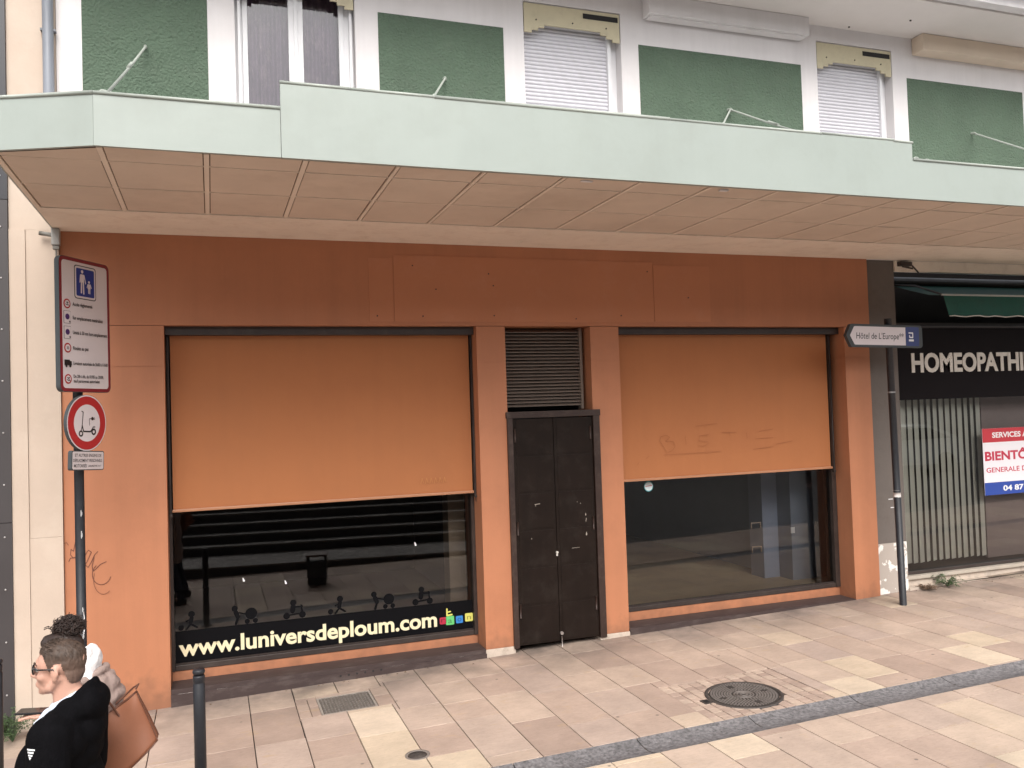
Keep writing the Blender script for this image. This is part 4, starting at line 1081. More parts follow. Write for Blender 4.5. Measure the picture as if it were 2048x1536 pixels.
# rectangular tread cover by the wall
UC = empty('utility_cover', (1.14, -.69, gz(1.14)), 0, 'rectangular iron tread plate cover set in the pavement near the shop wall', 'utility cover')
UC.rotation_euler = (0, -math.atan(.022), 0)
mb = MB()
for (a, b, c, d) in ((-.255, .255, -.24, -.225), (-.255, .255, .225, .24), (-.255, -.235, -.225, .225), (.235, .255, -.225, .225)): mb.box(a, b, c, d, -.03, .001)
mb.build('iron_frame', mat('frame_concrete', (.27, .235, .205), .8, .2, 15), UC)
mb = MB(); mb.box(-.230, .230, -.220, .220, -.03, -.003)
for i in range(15):
    for j in range(15):
        cx, cy = -.21 + i * .03, -.21 + j * .03
        a = pi / 4 if (i + j) % 2 else -pi / 4
        dx, dy = cos(a) * .012, sin(a) * .012; nx, ny = -sin(a) * .0035, cos(a) * .0035
        q = [(cx - dx, cy - dy), (cx + nx, cy + ny), (cx + dx, cy + dy), (cx - nx, cy - ny)]
        mb.faces_of([(x, y, -.003) for x, y in q] + [(cx, cy, .003)], [(0, 1, 4), (1, 2, 4), (2, 3, 4), (3, 0, 4)])
mb.build('lid', mat('tread_plate_iron', (.14, .122, .108), .55, .2, 12, metal=.2), UC, fix=True)
# small round valve cover
VC = empty('valve_cover', (1.47, -2.20, gz(1.47)), 0, 'little round iron valve cover in the pavement at the bottom of the photo', 'valve cover')
VC.rotation_euler = (0, -math.atan(.022), 0)
mb = MB(); mb.lathe([(.098, -.02), (.098, .004), (.078, .004), (.078, -.01)], seg=40); mb.build('iron_frame', mat('valve_ring', (.20, .17, .15), .6, .2, 20), VC, fix=True)
mb = MB(); mb.lathe([(.076, -.02), (.076, .001), (.05, .001), (.046, .004), (.018, .004), (.014, .001), (.0001, .001)], seg=40); mb.box(-.02, .02, -.006, .006, .001, .005); mb.build('lid', IRON, VC, fix=True)
# little brown hydrant-marker stones and litter
# ---- weeds
LEAF = mat('weed_leaf', (.055, .095, .035), .6, .3, 25)
def weed(name, loc, n, rad, hgt, label, seed, cat='weed'):
    rnd = random.Random(seed); mb = MB()
    for k in range(n):
        a = rnd.uniform(0, 2 * pi); L_ = rad * rnd.uniform(.4, 1.0); h = hgt * rnd.uniform(.4, 1.0)
        pts = [Vector((0, 0, 0)), Vector((cos(a) * L_ * .35, sin(a) * L_ * .35, h * .8)), Vector((cos(a) * L_ * .75, sin(a) * L_ * .75, h)), Vector((cos(a) * L_, sin(a) * L_, h * .6))]
        mb.tube(pts, [.0022, .0018, .0012, .0006], 4)
        for j in range(9):
            t = .25 + .75 * j / 9; i = min(2, int(t * 3)); p = pts[i].lerp(pts[i + 1], t * 3 - i)
            for sgn in (-1, 1):
                b = a + sgn * rnd.uniform(.7, 1.3); l = .034 * rnd.uniform(.6, 1.2) * (1.25 - t * .6); w = l * .28
                d = Vector((cos(b), sin(b), rnd.uniform(-.3, .6))).normalized(); sdv = Vector((-sin(b), cos(b), rnd.uniform(-.4, .4))).normalized()
                v = [p, p + d * l * .5 + sdv * w, p + d * l + Vector((0, 0, -.004)), p + d * l * .5 - sdv * w]
                mb.faces_of([tuple(x) for x in v], [(0, 1, 2, 3)])
    o = mb.build(name, LEAF); o.location = loc
    tag(o, label, cat)
    return o
weed('weed_plant', (9.12, -.05, gz(9.12)), 30, .26, .15, 'green weed sprouting where the pavement meets the right hand shop', 3)
weed('weed_plant', (-1.70, -.28, gz(-1.7)), 34, .26, .26, 'leafy weed growing at the foot of the dark cladding on the left', 5)
o = weed('weed_plant', (8.80, -.03, gz(8.8)), 18, .20, .05, 'withered brown creeping weed along the joint left of the green one', 8)
o.data.materials[0] = mat('dry_weed', (.13, .08, .05), .8, .3, 20)
DRY = mat('dry_leaf_litter', (.12, .08, .05), .8, .3, 10)
mb = MB()
for k in range(70):
    x = random.choice([random.uniform(8.6, 10.8), random.uniform(-1.9, -.6), random.uniform(-.4, 2.6)]); y = -.03 - abs(random.gauss(0, .05)); a = random.uniform(0, 6); l = random.uniform(.006, .016)
    mb.faces_of([(x + cos(a) * l, y + sin(a) * l, gz(x) + .004), (x - sin(a) * l * .5, y + cos(a) * l * .5, gz(x) + .012), (x - cos(a) * l, y - sin(a) * l, gz(x) + .004), (x + sin(a) * l * .5, y - cos(a) * l * .5, gz(x) + .005)], [(0, 1, 2, 3)])
tag(mb.build('leaf_litter', DRY), 'crumbs of dry leaf and grit along the foot of the walls', 'litter', kind='stuff')
#@@SPLIT
# ================================================================== PEOPLE
FW = radians(75.5)
# ---------- man
MAN = empty('person', (-.578, -4.80, gz(-.6) + .012), FW, 'man in black fleece jacket and black rimmed glasses walking left beside the other walker', 'person')
def head_parts(mb, cx, cy, cz, s=1.0):
    E_ = lambda c, r, rot=None: mb.ell((cx + c[0] * s, cy + c[1] * s, cz + c[2] * s), tuple(q * s for q in r), rot)
    C_ = lambda a, b, ra, rb: mb.cap((cx + a[0] * s, cy + a[1] * s, cz + a[2] * s), (cx + b[0] * s, cy + b[1] * s, cz + b[2] * s), ra * s, rb * s)
    # origin = eye level, centre of head
    E_((0, -.012, .030), (.074, .094, .082))
    E_((0, .030, .020), (.064, .060, .066))
    E_((0, .038, -.030), (.056, .052, .060))
    E_((0, .050, -.075), (.040, .036, .036))
    E_((0, .076, -.098), (.020, .014, .014))
    C_((-.046, .022, -.075), (0, .072, -.098), .018, .016); C_((.046, .022, -.075), (0, .072, -.098), .018, .016)
    C_((-.055, -.012, -.040), (-.046, .022, -.078), .016, .016); C_((.055, -.012, -.040), (.046, .022, -.078), .016, .016)
    C_((-.036, .078, .018), (.036, .078, .018), .012, .012)          # brow
    C_((0, .086, .006), (0, .113, -.030), .008, .0115)                # nose
    E_((-.009, .100, -.036), (.008, .010, .007)); E_((.009, .100, -.036), (.008, .010, .007))
    C_((-.018, .088, -.062), (.018, .088, -.062), .0075, .0075); C_((-.015, .086, -.072), (.015, .086, -.072), .0085, .0085)
    E_((0, .082, -.050), (.02, .012, .016))
    E_((-.040, .056, -.028), (.022, .026, .022)); E_((.040, .056, -.028), (.022, .026, .022))
    for sx in (-1, 1):
        E_((sx * .077, -.008, -.010), (.007, .020, .032), Matrix.Rotation(sx * .25, 3, 'Z').to_euler()); E_((sx * .074, -.004, -.036), (.006, .010, .011))
    C_((0, -.028, -.17), (0, -.022, -.03), .056, .054)
def body_parts(mb, h=1.80, male=True):
    mb.ell((0, .012, 1.38), (.150, .088, .13)); mb.ell((0, .0, 1.18), (.15, .10, .16)); mb.ell((0, 0, 1.00), (.155, .11, .13))
    mb.cap((-.15, 0, 1.445), (.15, 0, 1.445), .060, .060); mb.cap((0, -.02, 1.44), (0, .0, 1.56), .062, .055)
    # stride: left leg forward
    for sx, kf, ff in ((-1, .05, .10), (1, -.01, -.12)):
        hip = (sx * .09, 0, .93); knee = (sx * .09, kf, .52); ank = (sx * .09, ff, .10)
        mb.cap(hip, knee, .085, .055); mb.cap(knee, ank, .055, .038); mb.cap(ank, (sx * .095, ff + .15, .045), .04, .03)
def hand(mb, wrist, palm_dir, up, side, curl=.25, s=1.0):
    """palm box, five fingers; palm_dir along the fingers, up = back of hand, side = thumb side"""
    w = Vector(wrist); d = Vector(palm_dir).normalized(); u = Vector(up).normalized(); t = Vector(side).normalized()
    c = w + d * .045 * s
    mb.cap(w - d * .02, w + d * .01, .024 * s, .024 * s)
    for k in range(4):
        o_ = t * (.030 - .020 * k) * s
        mb.cap(w + d * .01 * s + o_ * .7, w + d * .085 * s + o_, .013 * s, .011 * s)
        L_ = (.078, .086, .080, .062)[k] * s
        p0 = w + d * .085 * s + o_; a1 = curl * .5; p1 = p0 + (d * cos(a1) - u * sin(a1)) * L_ * .42
        a2 = curl * 1.4; p2 = p1 + (d * cos(a2) - u * sin(a2)) * L_ * .32; a3 = curl * 2.2; p3 = p2 + (d * cos(a3) - u * sin(a3)) * L_ * .26
        mb.cap(p0, p1, .0095 * s, .0085 * s); mb.cap(p1, p2, .0085 * s, .0078 * s); mb.cap(p2, p3, .0078 * s, .0065 * s)
    b0_ = w + d * .018 * s + t * .026 * s; b1_ = b0_ + (d * .7 + t * .7).normalized() * .038 * s - u * .006; b2_ = b1_ + (d * .92 + t * .35).normalized() * .030 * s
    b3_ = b2_ + d * .024 * s
    mb.cap(b0_, b1_, .014 * s, .011 * s); mb.cap(b1_, b2_, .011 * s, .0095 * s); mb.cap(b2_, b3_, .0095 * s, .0075 * s)

EY = 1.69                                     # eye level above the ground
HX, HY = 0.0, .050
mb = MB()
head_parts(mb, HX, HY, EY)
body_parts(mb)
# right arm up with the phone, left arm bent low
RW = (.150, .115, 1.447)
mb.cap((.18, 0, 1.44), (.225, .0, 1.20), .05, .04); mb.cap((.225, .0, 1.20), RW, .04, .026)
hand(mb, RW, (-.10, 1, .05), (0, .05, -1), (-1, -.1, 0), -.18)
LW = (-.24, .17, .98)
mb.cap((-.17, .01, 1.44), (-.250, .01, 1.16), .045, .036); mb.cap((-.250, .01, 1.16), LW, .036, .024)
hand(mb, LW, (.1, .9, -.5), (-1, 0, 0), (.2, .5, .9), .5)
body = remeshed(mb, 'body', SKIN, MAN, .0065, 3)
# hair: short, swept up at the front, faded at the sides
mb = MB()
mb.ell((HX, HY - .011, EY + .028), (.0775, .0950, .0835)); mb.ell((HX, HY - .010, EY + .045), (.0765, .094, .069)); mb.ell((HX, HY - .028, EY - .018), (.0690, .0680, .0700))
mb.ell((HX, HY + .030, EY + .070), (.058, .050, .036)); mb.ell((HX, HY + .052, EY + .078), (.045, .024, .020))
mb.ell((HX, HY + .020, EY + .018), (.0715, .034, .040))
hair = remeshed(mb, 'hair', HAIRG, MAN, .0045, 2, .0028, 60, .45)
bm = bmesh.new(); bm.from_mesh(hair.data)
def hl(y):      # lower edge of the hair along the head, front to back
    if y > .050: return .064
    if y > .034: return .034 + (y - .034) * 1.9
    if y > .012: return -.022 + (y - .012) * 2.5
    if y > -.004: return -.022
    if y > -.030: return .028
    return .028 - (-.030 - y) * 3.2 if y > -.062 else -.078
kill = [v for v in bm.verts if v.co.z - EY < hl(v.co.y - HY) + .003 * noise.noise(v.co * 160)]
bmesh.ops.delete(bm, geom=kill, context='VERTS'); bm.to_mesh(hair.data); bm.free()
# stubble shadow is left out; hair strands
rnd = random.Random(4)
mb = MB()
for k in range(520):
    th = rnd.uniform(-pi, pi); ph = rnd.uniform(.02, 1.3)
    dirn = Vector((sin(ph) * cos(th), sin(ph) * sin(th), cos(ph)))
    if dirn.y > .55 and dirn.z < .6: continue
    p = Vector((HX, HY - .008, EY + .040)) + Vector((dirn.x * .077, dirn.y * .096, dirn.z * .073))
    comb = Vector((rnd.uniform(-.3, .3), .8 if dirn.y > 0 else -.5, .3 if dirn.y > 0 else -.6)).normalized()
    l = rnd.uniform(.008, .016) * (1.2 if dirn.y > 0 and dirn.z > .5 else .8)
    q = p + dirn * .002 + comb * l * .5; r_ = p + dirn * .0025 + comb * l
    mb.tube([p, q, r_], [.0014, .0011, .0004], 3)
mb.build('hair_tuft', HAIRM, MAN)
# spectacles
mb = MB()
for sx in (-1, 1):
    c = (HX + sx * .031, HY + .102, EY + .002)
    pr = [(c[0] + .026 * cos(t) * (1 if abs(cos(t)) < .9 else .96), c[1] - abs(c[0] + .026 * cos(t) - HX) * .25, c[2] + .019 * sin(t)) for t in [k * pi / 10 for k in range(21)]]
    mb.tube(pr, .0034, 6, caps=False)
    mb.tube([(HX + sx * .056, HY + .088, EY + .010), (HX + sx * .075, HY + .060, EY + .010), (HX + sx * .081, HY - .004, EY + .010), (HX + sx * .080, HY - .020, EY - .008)], [.0042, .0036, .003, .0026], 8)
mb.tube([(HX - .008, HY + .103, EY + .006), (HX + .008, HY + .103, EY + .006)], .003, 6)
mb.build('spectacles', BLKP, MAN)
mb = MB()
for sx in (-1, 1):
    c = (HX + sx * .031, HY + .099, EY + .002)
    mb.faces_of([(c[0] + .025 * cos(k * pi / 8), c[1] - abs(c[0] + .025 * cos(k * pi / 8) - HX) * .25, c[2] + .018 * sin(k * pi / 8)) for k in range(16)], [tuple(range(16))])
mb.build('lens', LENS, MAN)
mb = MB()
for sx in (-1, 1): mb.ell((HX + sx * .031, HY + .078, EY), (.011, .009, .011), seg=12)
mb.build('eye', mat('eye_white', (.6, .57, .55), .3), MAN)
mb = MB()
for sx in (-1, 1): mb.ell((HX + sx * .031, HY + .0845, EY), (.0048, .0035, .0048), seg=10)
mb.build('iris', mat('eye_brown', (.05, .03, .02), .3), MAN)
mb = MB()
for sx in (-1, 1): mb.tube([(HX + sx * .014, HY + .095, EY + .022), (HX + sx * .035, HY + .090, EY + .029), (HX + sx * .052, HY + .074, EY + .022)], [.003, .004, .002], 6)
mb.build('eyebrow', HAIRM, MAN)
# shirt collar
mb = MB()
for k in range(34):
    t = 2 * pi * k / 34
    mb.cap((.078 * cos(t), .078 * sin(t) + .012, 1.480), (.067 * cos(t), .068 * sin(t) + .012, 1.570 - .034 * sin(t)), .018, .009)
mb.ell((0, .095, 1.46), (.055, .045, .060)); mb.cap((-.060, .055, 1.535), (-.03, .140, 1.465), .016, .010); mb.cap((.060, .055, 1.535), (.03, .140, 1.465), .016, .010)
sh = remeshed(mb, 'shirt', SHIRT, MAN, .007, 2, .003, 30)
# jacket with standing hood collar
mb = MB()
mb.ell((0, .020, 1.375), (.205, .128, .150)); mb.ell((0, .030, 1.16), (.195, .140, .22)); mb.ell((0, .015, .97), (.185, .135, .15))
mb.cap((-.165, .012, 1.465), (.165, .012, 1.465), .080, .080); mb.cap((-.09, -.020, 1.515), (.09, -.020, 1.515), .066, .066)
mb.cap((-.18, .015, 1.455), (-.262, .0, 1.16), .086, .074); mb.cap((-.262, .0, 1.16), (-.250, .14, .995), .066, .048)
mb.cap((.18, .015, 1.455), (.235, .02, 1.20), .086, .066); mb.cap((.235, .02, 1.20), (.165, .085, 1.405), .060, .042)
mb.ell((-.10, .105, 1.27), (.13, .085, .17), seg=20); mb.ell((-.12, -.045, 1.415), (.07, .055, .08))
for k in range(15):
    t = -pi * .5 + (k - 7) * .27
    q_ = 1 - cos(abs(k - 7) / 7 * pi / 2)
    mb.cap((.100 * cos(t), .096 * sin(t) + .004, 1.555 - .085 * q_), (.098 * cos(t), .092 * sin(t) + .006, 1.622 - .130 * q_), .034 + .014 * (1 - q_), .019)
mb.ell((0, -.085, 1.535), (.12, .058, .080)); mb.ell((0, -.080, 1.44), (.12, .050, .08))
mb.cap((-.104, .000, 1.475), (-.060, .135, 1.385), .034, .026); mb.cap((.104, .000, 1.475), (.060, .135, 1.385), .034, .026)
jk = remeshed(mb, 'jacket', JACK, MAN, .009, 3, .009, 8, .6)
# white emblem on the left sleeve
from mathutils.bvhtree import BVHTree
bvh = BVHTree.FromPolygons([v.co for v in jk.data.vertices], [tuple(f.vertices) for f in jk.data.polygons])
mb = MB()
def proj_quad(pts, y0, z0):
    out = []
    for (a, b) in pts:
        h = bvh.ray_cast(Vector((-1, y0 - a, z0 + b)), Vector((1, 0, 0)))
        if h[0] is None: return
        out.append(h[0] + Vector((-.0022, 0, 0)))
    mb.faces_of([tuple(p) for p in out], [tuple(range(len(out)))])
ey, ez = .055, 1.442
for k, (w, z) in enumerate(((.018, 0), (.014, -.010), (.010, -.020))):
    n = 4
    for i in range(n):
        a, b = -w + 2 * w * i / n, -w + 2 * w * (i + 1) / n
        proj_quad([(a, z - .003), (b, z - .003), (b, z + .003), (a, z + .003)], ey, ez)
proj_quad([(-.007, -.026), (.007, -.026), (0, -.036)], ey, ez)
mb.build('emblem', mat('emblem_white', (.75, .75, .75), .6), MAN)
def trousers(par, m1, m2, strides=(.05, .10, -.01, -.12)):
    mb = MB()
    mb.ell((0, 0, .96), (.165, .12, .12))
    for sx, kf, ff in ((-1, strides[0], strides[1]), (1, strides[2], strides[3])):
        hip = (sx * .09, 0, .90); knee = (sx * .09, kf, .52); ank = (sx * .09, ff, .11)
        mb.cap(hip, knee, .098, .070); mb.cap(knee, ank, .070, .055)
    remeshed(mb, 'trousers', m1, par, .014, 2, .004, 14)
    for sx, ff in ((-1, strides[1]), (1, strides[3])):
        mb = MB(); mb.cap((sx * .09, ff - .04, .05), (sx * .095, ff + .17, .035), .05, .036); mb.box(sx * .09 - .04, sx * .09 + .045, ff - .08, ff + .2, 0, .022, .008)
        remeshed(mb, 'shoe', m2, par, .010, 2)
trousers(MAN, JEANS, SHOE)
# phone lies flat on the raised hand
def w_of(root, p):
    r = root.rotation_euler.z; x, y, z = p
    return Vector((root.location.x + x * cos(r) - y * sin(r), root.location.y + x * sin(r) + y * cos(r), root.location.z + z))
pp = w_of(MAN, (.142, .215, 1.4645))
PH = empty('phone', pp, FW + .08, 'dark flat phone lying on the raised palm of the man in black', 'phone')
PH.rotation_euler = (radians(2), 0, FW + .08)
mb = MB(); mb.box(-.036, .036, -.075, .075, -.004, .004, .003); mb.build('case', BLKP, PH)
mb = MB(); mb.box(-.033, .033, -.070, .070, .0041, .0046); mb.build('screen', mat('phone_glass', (.008, .008, .01), .08), PH)

# ---------- woman behind him
WO = empty('person', (-.625, -4.25, gz(-.62)), FW, 'walker in taupe coat and white scarf with dark curly hair in a high bun', 'person')
EY = 1.622; HX, HY = 0, .088
mb = MB(); head_parts(mb, HX, HY, EY, .96)
k_ = 1.68 / 1.80
mb2 = MB(); body_parts(mb2)
bmesh.ops.scale(mb2.bm, vec=(k_ * .93, k_ * .93, k_), verts=mb2.bm.verts)
me = bpy.data.meshes.new('t'); mb2.bm.to_mesh(me); mb2.bm.free(); mb.bm.from_mesh(me); bpy.data.meshes.remove(me)
RW = (.20, .12, .95); LW = (-.21, .10, 1.02)
mb.cap((.15, 0, 1.32), (.20, -.02, 1.10), .042, .034); mb.cap((.20, -.02, 1.10), RW, .034, .023); hand(mb, RW, (0, .6, -.8), (1, 0, 0), (0, .8, .6), .4, .9)
mb.cap((-.15, 0, 1.32), (-.205, -.04, 1.10), .042, .034); mb.cap((-.205, -.04, 1.10), LW, .034, .023); hand(mb, LW, (0, .8, -.5), (-1, 0, 0), (0, .5, .8), .4, .9)
remeshed(mb, 'body', SKIN, WO, .008, 3)
mb = MB()
mb.ell((HX, HY - .012, EY + .040), (.077, .094, .076)); mb.ell((HX, HY - .040, EY + .005), (.072, .066, .085)); mb.ell((HX, HY + .045, EY + .062), (.060, .040, .036))
hw = remeshed(mb, 'hair', HAIRW, WO, .006, 1, .003, 40, .6)
bm = bmesh.new(); bm.from_mesh(hw.data)
kill = [v for v in bm.verts if (v.co.y > HY + .052 and v.co.z < EY + .052) or (v.co.y > HY + .012 and v.co.z < EY + .02)]
bmesh.ops.delete(bm, geom=kill, context='VERTS'); bm.to_mesh(hw.data); bm.free()
# bun of curls
BC = Vector((HX, HY - .040, EY + .128))
mb = MB(); rnd = random.Random(11)
mb.ell(tuple(BC), (.040, .050, .038), seg=16)
for k in range(200):
    th = rnd.uniform(0, 2 * pi); ph = math.acos(rnd.uniform(-.6, 1)); d = Vector((sin(ph) * cos(th), sin(ph) * sin(th), cos(ph)))
    p = BC + Vector((d.x * .040, d.y * .052, d.z * .038)); ax = d; u = d.orthogonal().normalized(); v = d.cross(u)
    ax = (d + u * rnd.uniform(-1.2, 1.2) + v * rnd.uniform(-1.2, 1.2)).normalized(); u = ax.orthogonal().normalized(); v = ax.cross(u)
    R_ = rnd.uniform(.006, .011); L_ = rnd.uniform(.012, .040); tn = rnd.uniform(1.5, 3)
    pts = [p + ax * L_ * t + (u * cos(2 * pi * tn * t) + v * sin(2 * pi * tn * t)) * R_ for t in [i / 16 for i in range(17)]]
    mb.tube(pts, [.0024] * 12 + [.0022, .0019, .0015, .0011, .0006], 4)
for (a, b, c, d_) in ((.0, .07, .085, 1), (.01, .078, .075, 1), (0, -.085, .07, -1), (.0, -.095, .10, -1), (.02, -.07, .04, -1), (0, -.08, .13, -1)):
    p = Vector((HX + a - .02, HY + b * .7 - .02, EY + c + .045))
    pts = [p + Vector((.006 * cos(7 * t), d_ * .035 * t + .006 * sin(7 * t), .012 * sin(3 * t))) for t in [i / 14 for i in range(15)]]
    mb.tube(pts, .0022, 5)
mb.build('bun', HAIRW, WO)
# scarf, coat
mb = MB()
for k in range(14):
    t = 2 * pi * k / 14; mb.ell((.085 * cos(t), .080 * sin(t) - .005, 1.455 + .02 * sin(t * 2)), (.040, .040, .045), seg=12)
for (c, r) in (((-.02, -.050, 1.56), (.072, .046, .075)), ((-.01, -.052, 1.620), (.060, .032, .045)), ((-.04, -.070, 1.50), (.075, .050, .05)), ((.0, -.075, 1.585), (.05, .028, .055))):
    mb.ell(c, r, seg=14)
sc = remeshed(mb, 'scarf', SCARF, WO, .006, 3, .010, 22, .6)
mb = MB()
mb.ell((0, -.01, 1.29), (.19, .15, .16)); mb.ell((0, -.01, 1.06), (.19, .165, .22)); mb.ell((0, -.01, .84), (.20, .175, .20)); mb.ell((0, -.01, .70), (.20, .17, .12))
mb.cap((-.14, -.01, 1.375), (.14, -.01, 1.375), .075, .075)
mb.cap((-.155, -.01, 1.32), (-.215, -.045, 1.09), .072, .062); mb.cap((-.215, -.045, 1.09), (-.21, .07, .99), .060, .046)
mb.cap((.155, -.01, 1.32), (.21, -.02, 1.09), .072, .062); mb.cap((.21, -.02, 1.09), (.20, .09, .97), .060, .046)
for k in range(13):
    t = -pi * .5 + (k - 6) * .28; q_ = abs(k - 6) / 6; fat = .034 + .026 * (1 - q_)
    mb.ell((.105 * cos(t), .105 * sin(t) - .012, 1.475 - .07 * q_), (fat, fat, fat * .8), seg=12)
mb.ell((-.01, -.120, 1.455), (.12, .052, .050)); mb.ell((-.01, -.140, 1.38), (.11, .050, .09))
for j in range(4):
    rr_, zz_, ff_ = .118 + .022 * j, 1.545 - .042 * j, .019 + .003 * (j % 2)
    arc = [(rr_ * 1.05 * cos(-pi * .5 + (k - 6) * .22 + .05 * j), rr_ * sin(-pi * .5 + (k - 6) * .22 + .05 * j) + .006, zz_ - .055 * (abs(k - 6) / 6) ** 1.5 + .006 * sin(k * 1.7 + j * 2)) for k in range(13)]
    for p_, q_2 in zip(arc, arc[1:]): mb.cap(p_, q_2, ff_, ff_, 10)
remeshed(mb, 'coat', COATM, WO, .007, 1, .006, 26, .8)
trousers(WO, JEANS, SHOE, (.05, .10, -.01, -.12))

# ---------- tote bag on her shoulder
BG = empty('handbag', (-.45, -4.37, .9), 0, 'large tan leather tote bag with thin handles hanging behind the two walkers', 'bag')
def bp2(x, z): return (x + .45, z - .9)
front = [bp2(-.565, .86), bp2(-.275, 1.105), bp2(-.366, 1.338), bp2(-.535, 1.245)]
nu, nv = 14, 14
mb = MB()
def quadpt(u, v):      # u along the bottom, v upwards
    a, b, c, d = front
    x = (a[0] * (1 - u) + b[0] * u) * (1 - v) + (d[0] * (1 - u) + c[0] * u) * v
    z = (a[1] * (1 - u) + b[1] * u) * (1 - v) + (d[1] * (1 - u) + c[1] * u) * v
    return x, z
g1, g2 = [], []
for j in range(nv + 1):
    for i in range(nu + 1):
        u, v = i / nu, j / nv; x, z = quadpt(u, v)
        th = (.075 * (1 - v) ** .7 + .010) * (1 - .55 * abs(2 * u - 1) ** 4)
        wv = .006 * sin(u * 9 + v * 3) * v + .004 * sin(u * 5 - v * 7)
        sag = -.018 * sin(pi * u) * (v ** 3)
        g1.append((x, -th + wv, z + sag)); g2.append((x, th + wv, z + sag))
N_ = nu + 1
f1 = [(j * N_ + i, j * N_ + i + 1, (j + 1) * N_ + i + 1, (j + 1) * N_ + i) for j in range(nv) for i in range(nu)]
off = len(g1)
f2 = [(off + a, off + d, off + c, off + b) for a, b, c, d in f1]
ring = [i for i in range(N_)]
side = [(i + 1, i, off + i, off + i + 1) for i in range(nu)]
side += [(j * N_, (j + 1) * N_, off + (j + 1) * N_, off + j * N_) for j in range(nv)] + [((j + 1) * N_ + nu, j * N_ + nu, off + j * N_ + nu, off + (j + 1) * N_ + nu) for j in range(nv)]
mb.faces_of(g1 + g2, f1 + f2 + side, smooth=True)
bagb = mb.build('bag_body', LEATH, BG, fix=True)
mb = MB()
for base in (g1, g2):
    mb.tube([base[nv * N_ + i] for i in range(N_)], .0042, 6)
    mb.tube([base[j * N_ + nu] for j in range(nv + 1)], .0032, 6)
    mb.tube([base[i] for i in range(N_)], .0036, 6)
mb.build('piping', LEATHD, BG)
mb = MB()
A = Vector((*bp2(-.500, 1.262), 0)); Bq = Vector((*bp2(-.445, 1.285), 0))
def P3(x, y, z): q = bp2(x, z); return (q[0], y, q[1])
mb.tube([P3(-.508, -.018, 1.215), P3(-.505, -.035, 1.262), P3(-.502, -.07, 1.33), P3(-.500, -.07, 1.385), P3(-.490, -.075, 1.34), P3(-.466, -.04, 1.285), P3(-.436, -.020, 1.225)], .0050, 8)
mb.tube([P3(-.500, .018, 1.25), P3(-.470, .02, 1.275), P3(-.43, .03, 1.305), P3(-.385, .03, 1.345), P3(-.358, .02, 1.363), P3(-.372, .018, 1.34)], .0050, 8)
mb.build('handle', LEATHD, BG)
mb = MB(); q = P3(-.425, -.062, 1.0); mb.box(q[0] - .02, q[0] + .02, -.080, -.070, q[2] - .002, q[2] + .002); mb.build('metal_tag', mat('gold_tag', (.6, .48, .3), .35, metal=.5), BG)

# ================================================================== ACROSS THE SQUARE (seen only as reflections)
OB = empty('opposite_building', (0, -34, 0), 0, 'plain rendered town houses across the square, added to keep the window reflections dark', 'building')  # row of houses added so the glass mirrors a dark mass
mb = MB(); mb.box(-30, 40, -8, 0, -1, 9); mb.build('wall', mat('town_render', (.30, .27, .24), .9, .1, .4), OB)
mb = MB()
for k in range(17):
    for fl_ in range(3):
        x = -28 + k * 4.1; z = .6 + fl_ * 3.0; mb.box(x, x + 1.3, .0, .02, z, z + 1.9)
mb.build('window', mat('town_window', (.04, .045, .05), .2), OB)
mb = MB(); mb.prism([(-30.4, 9), (40.4, 9), (39, 11.5), (-29, 11.5)], -8.3, .4); mb.build('roof', mat('roof_tile', (.20, .10, .07), .9, .2, 3), OB, fix=True)
CAR = empty('parked_car', (19.5, -11.5, gz(19.5)), radians(4), 'white hatchback parked across the street, mirrored in the right hand shop window', 'car')
body_pts = [(-2.0, .35), (-2.02, .75), (-1.85, .98), (-1.0, 1.05), (-.25, 1.42), (.9, 1.46), (1.65, 1.18), (1.98, .95), (2.02, .45), (1.9, .28), (-1.85, .28)]
mb = MB()
lay_ = []
for y, ins, in ((-.86, .10), (-.80, .0), (.80, .0), (.86, .10)):
    lay_.append([(x * (1 - ins * .12), y if z < 1.0 else y * .82, z - (ins * .2 if z > 1 else 0)) for x, z in body_pts])
n = len(body_pts); vs = [v for L_ in lay_ for v in L_]
fs = [(a * n + k, a * n + (k + 1) % n, (a + 1) * n + (k + 1) % n, (a + 1) * n + k) for a in range(3) for k in range(n)] + [tuple(range(n)), tuple(range(4 * n - 1, 3 * n - 1, -1))]
mb.faces_of(vs, fs); mb.build('body', mat('white_car_paint', (.75, .75, .74), .25), CAR, fix=True)
mb = MB()
for sy in (-1, 1):
    y = sy * .745
    mb.faces_of([(-.85, y + sy * .10, 1.02), (1.55, y + sy * .10, 1.04), (.85, y - sy * .02, 1.36), (-.2, y - sy * .02, 1.35)], [(0, 1, 2, 3)])
mb.faces_of([(-1.0, -.62, 1.075), (-1.0, .62, 1.075), (-.27, .58, 1.435), (-.27, -.58, 1.435)], [(0, 1, 2, 3)])
mb.build('window', mat('car_glass', (.01, .012, .014), .05), CAR)
for x in (-1.25, 1.3):
    for sy in (-1, 1):
        mb = MB(); mb.tube([(x, sy * .70, .31), (x, sy * .90, .31)], .31, 24); wh = mb.build('wheel', mat('tyre', (.02, .02, .02), .8), CAR)

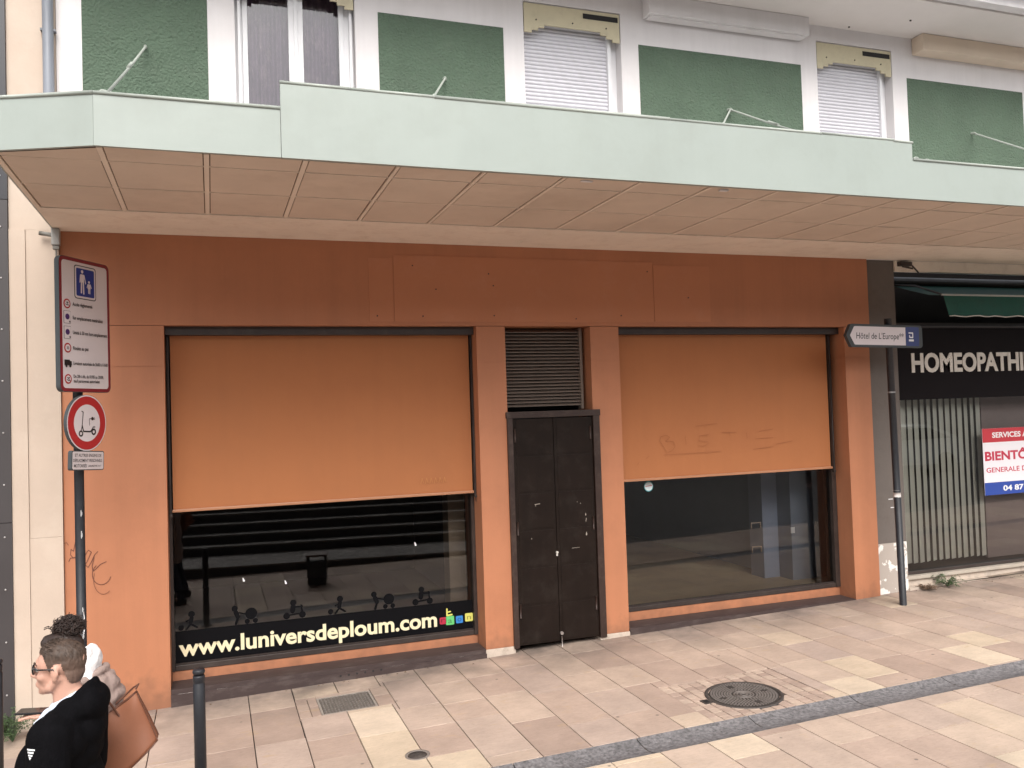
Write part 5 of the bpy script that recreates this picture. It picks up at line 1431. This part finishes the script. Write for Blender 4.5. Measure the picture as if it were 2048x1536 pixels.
# ------------------------------------------------------------------ loose pieces become objects of their own
def split_loose(o, gap=.004):
    me = o.data; n = len(me.vertices); par = list(range(n))
    def find(a):
        while par[a] != a: par[a] = par[par[a]]; a = par[a]
        return a
    for e in me.edges: par[find(e.vertices[0])] = find(e.vertices[1])
    isl = {}
    for i in range(n): isl.setdefault(find(i), []).append(i)
    keys = list(isl); bb = {}
    for k in keys:
        cs = [me.vertices[i].co for i in isl[k]]
        bb[k] = ([min(c[a] for c in cs) - gap / 2 for a in range(3)], [max(c[a] for c in cs) + gap / 2 for a in range(3)])
    grp = {k: k for k in keys}
    def g(k):
        while grp[k] != k: k = grp[k]
        return k
    for i, a in enumerate(keys):
        for b in keys[i + 1:]:
            if all(bb[a][0][x] <= bb[b][1][x] and bb[b][0][x] <= bb[a][1][x] for x in range(3)): grp[g(a)] = g(b)
    cl = {}
    for k in keys: cl.setdefault(g(k), set()).update(isl[k])
    if len(cl) < 2: return
    first = True; src = me
    for vs in cl.values():
        bm = bmesh.new(); bm.from_mesh(src); bm.verts.ensure_lookup_table()
        bmesh.ops.delete(bm, geom=[v for v in bm.verts if v.index not in vs], context='VERTS')
        if first:
            m2 = src.copy(); bm.to_mesh(m2); o.data = m2; first = False
        else:
            m2 = src.copy(); bm.to_mesh(m2); c = o.copy(); c.data = m2; COL.objects.link(c)
            c.parent = o.parent
        bm.free()
SPLIT = dict(guide_rail=.06, scratch=.005, plaster_scar=.001, ban_disc=.001, disc_face=.001, parking_disc=.001, symbol_outline=.001, pictogram=.012, stone_base=.001, frame=.012, riser=.001, silhouette_decal=.04, screw=.002, hinge=.01, paint_fleck=.002, drip_pipe=.002, clip=.002, rod_tail=.02, rivet=.001, vent_hole=.002,
             lens=.001, eye=.001, iris=.001, eyebrow=.001, tape_scrap=.02, pipe_clip=.002, bracket=.02, handle=.0005, piping=.03, chipped_paint=.003, scratched_lettering=.002)
for o in list(scene.objects):
    if o.type == 'MESH' and o.name.split('.')[0] in SPLIT: split_loose(o, SPLIT[o.name.split('.')[0]])
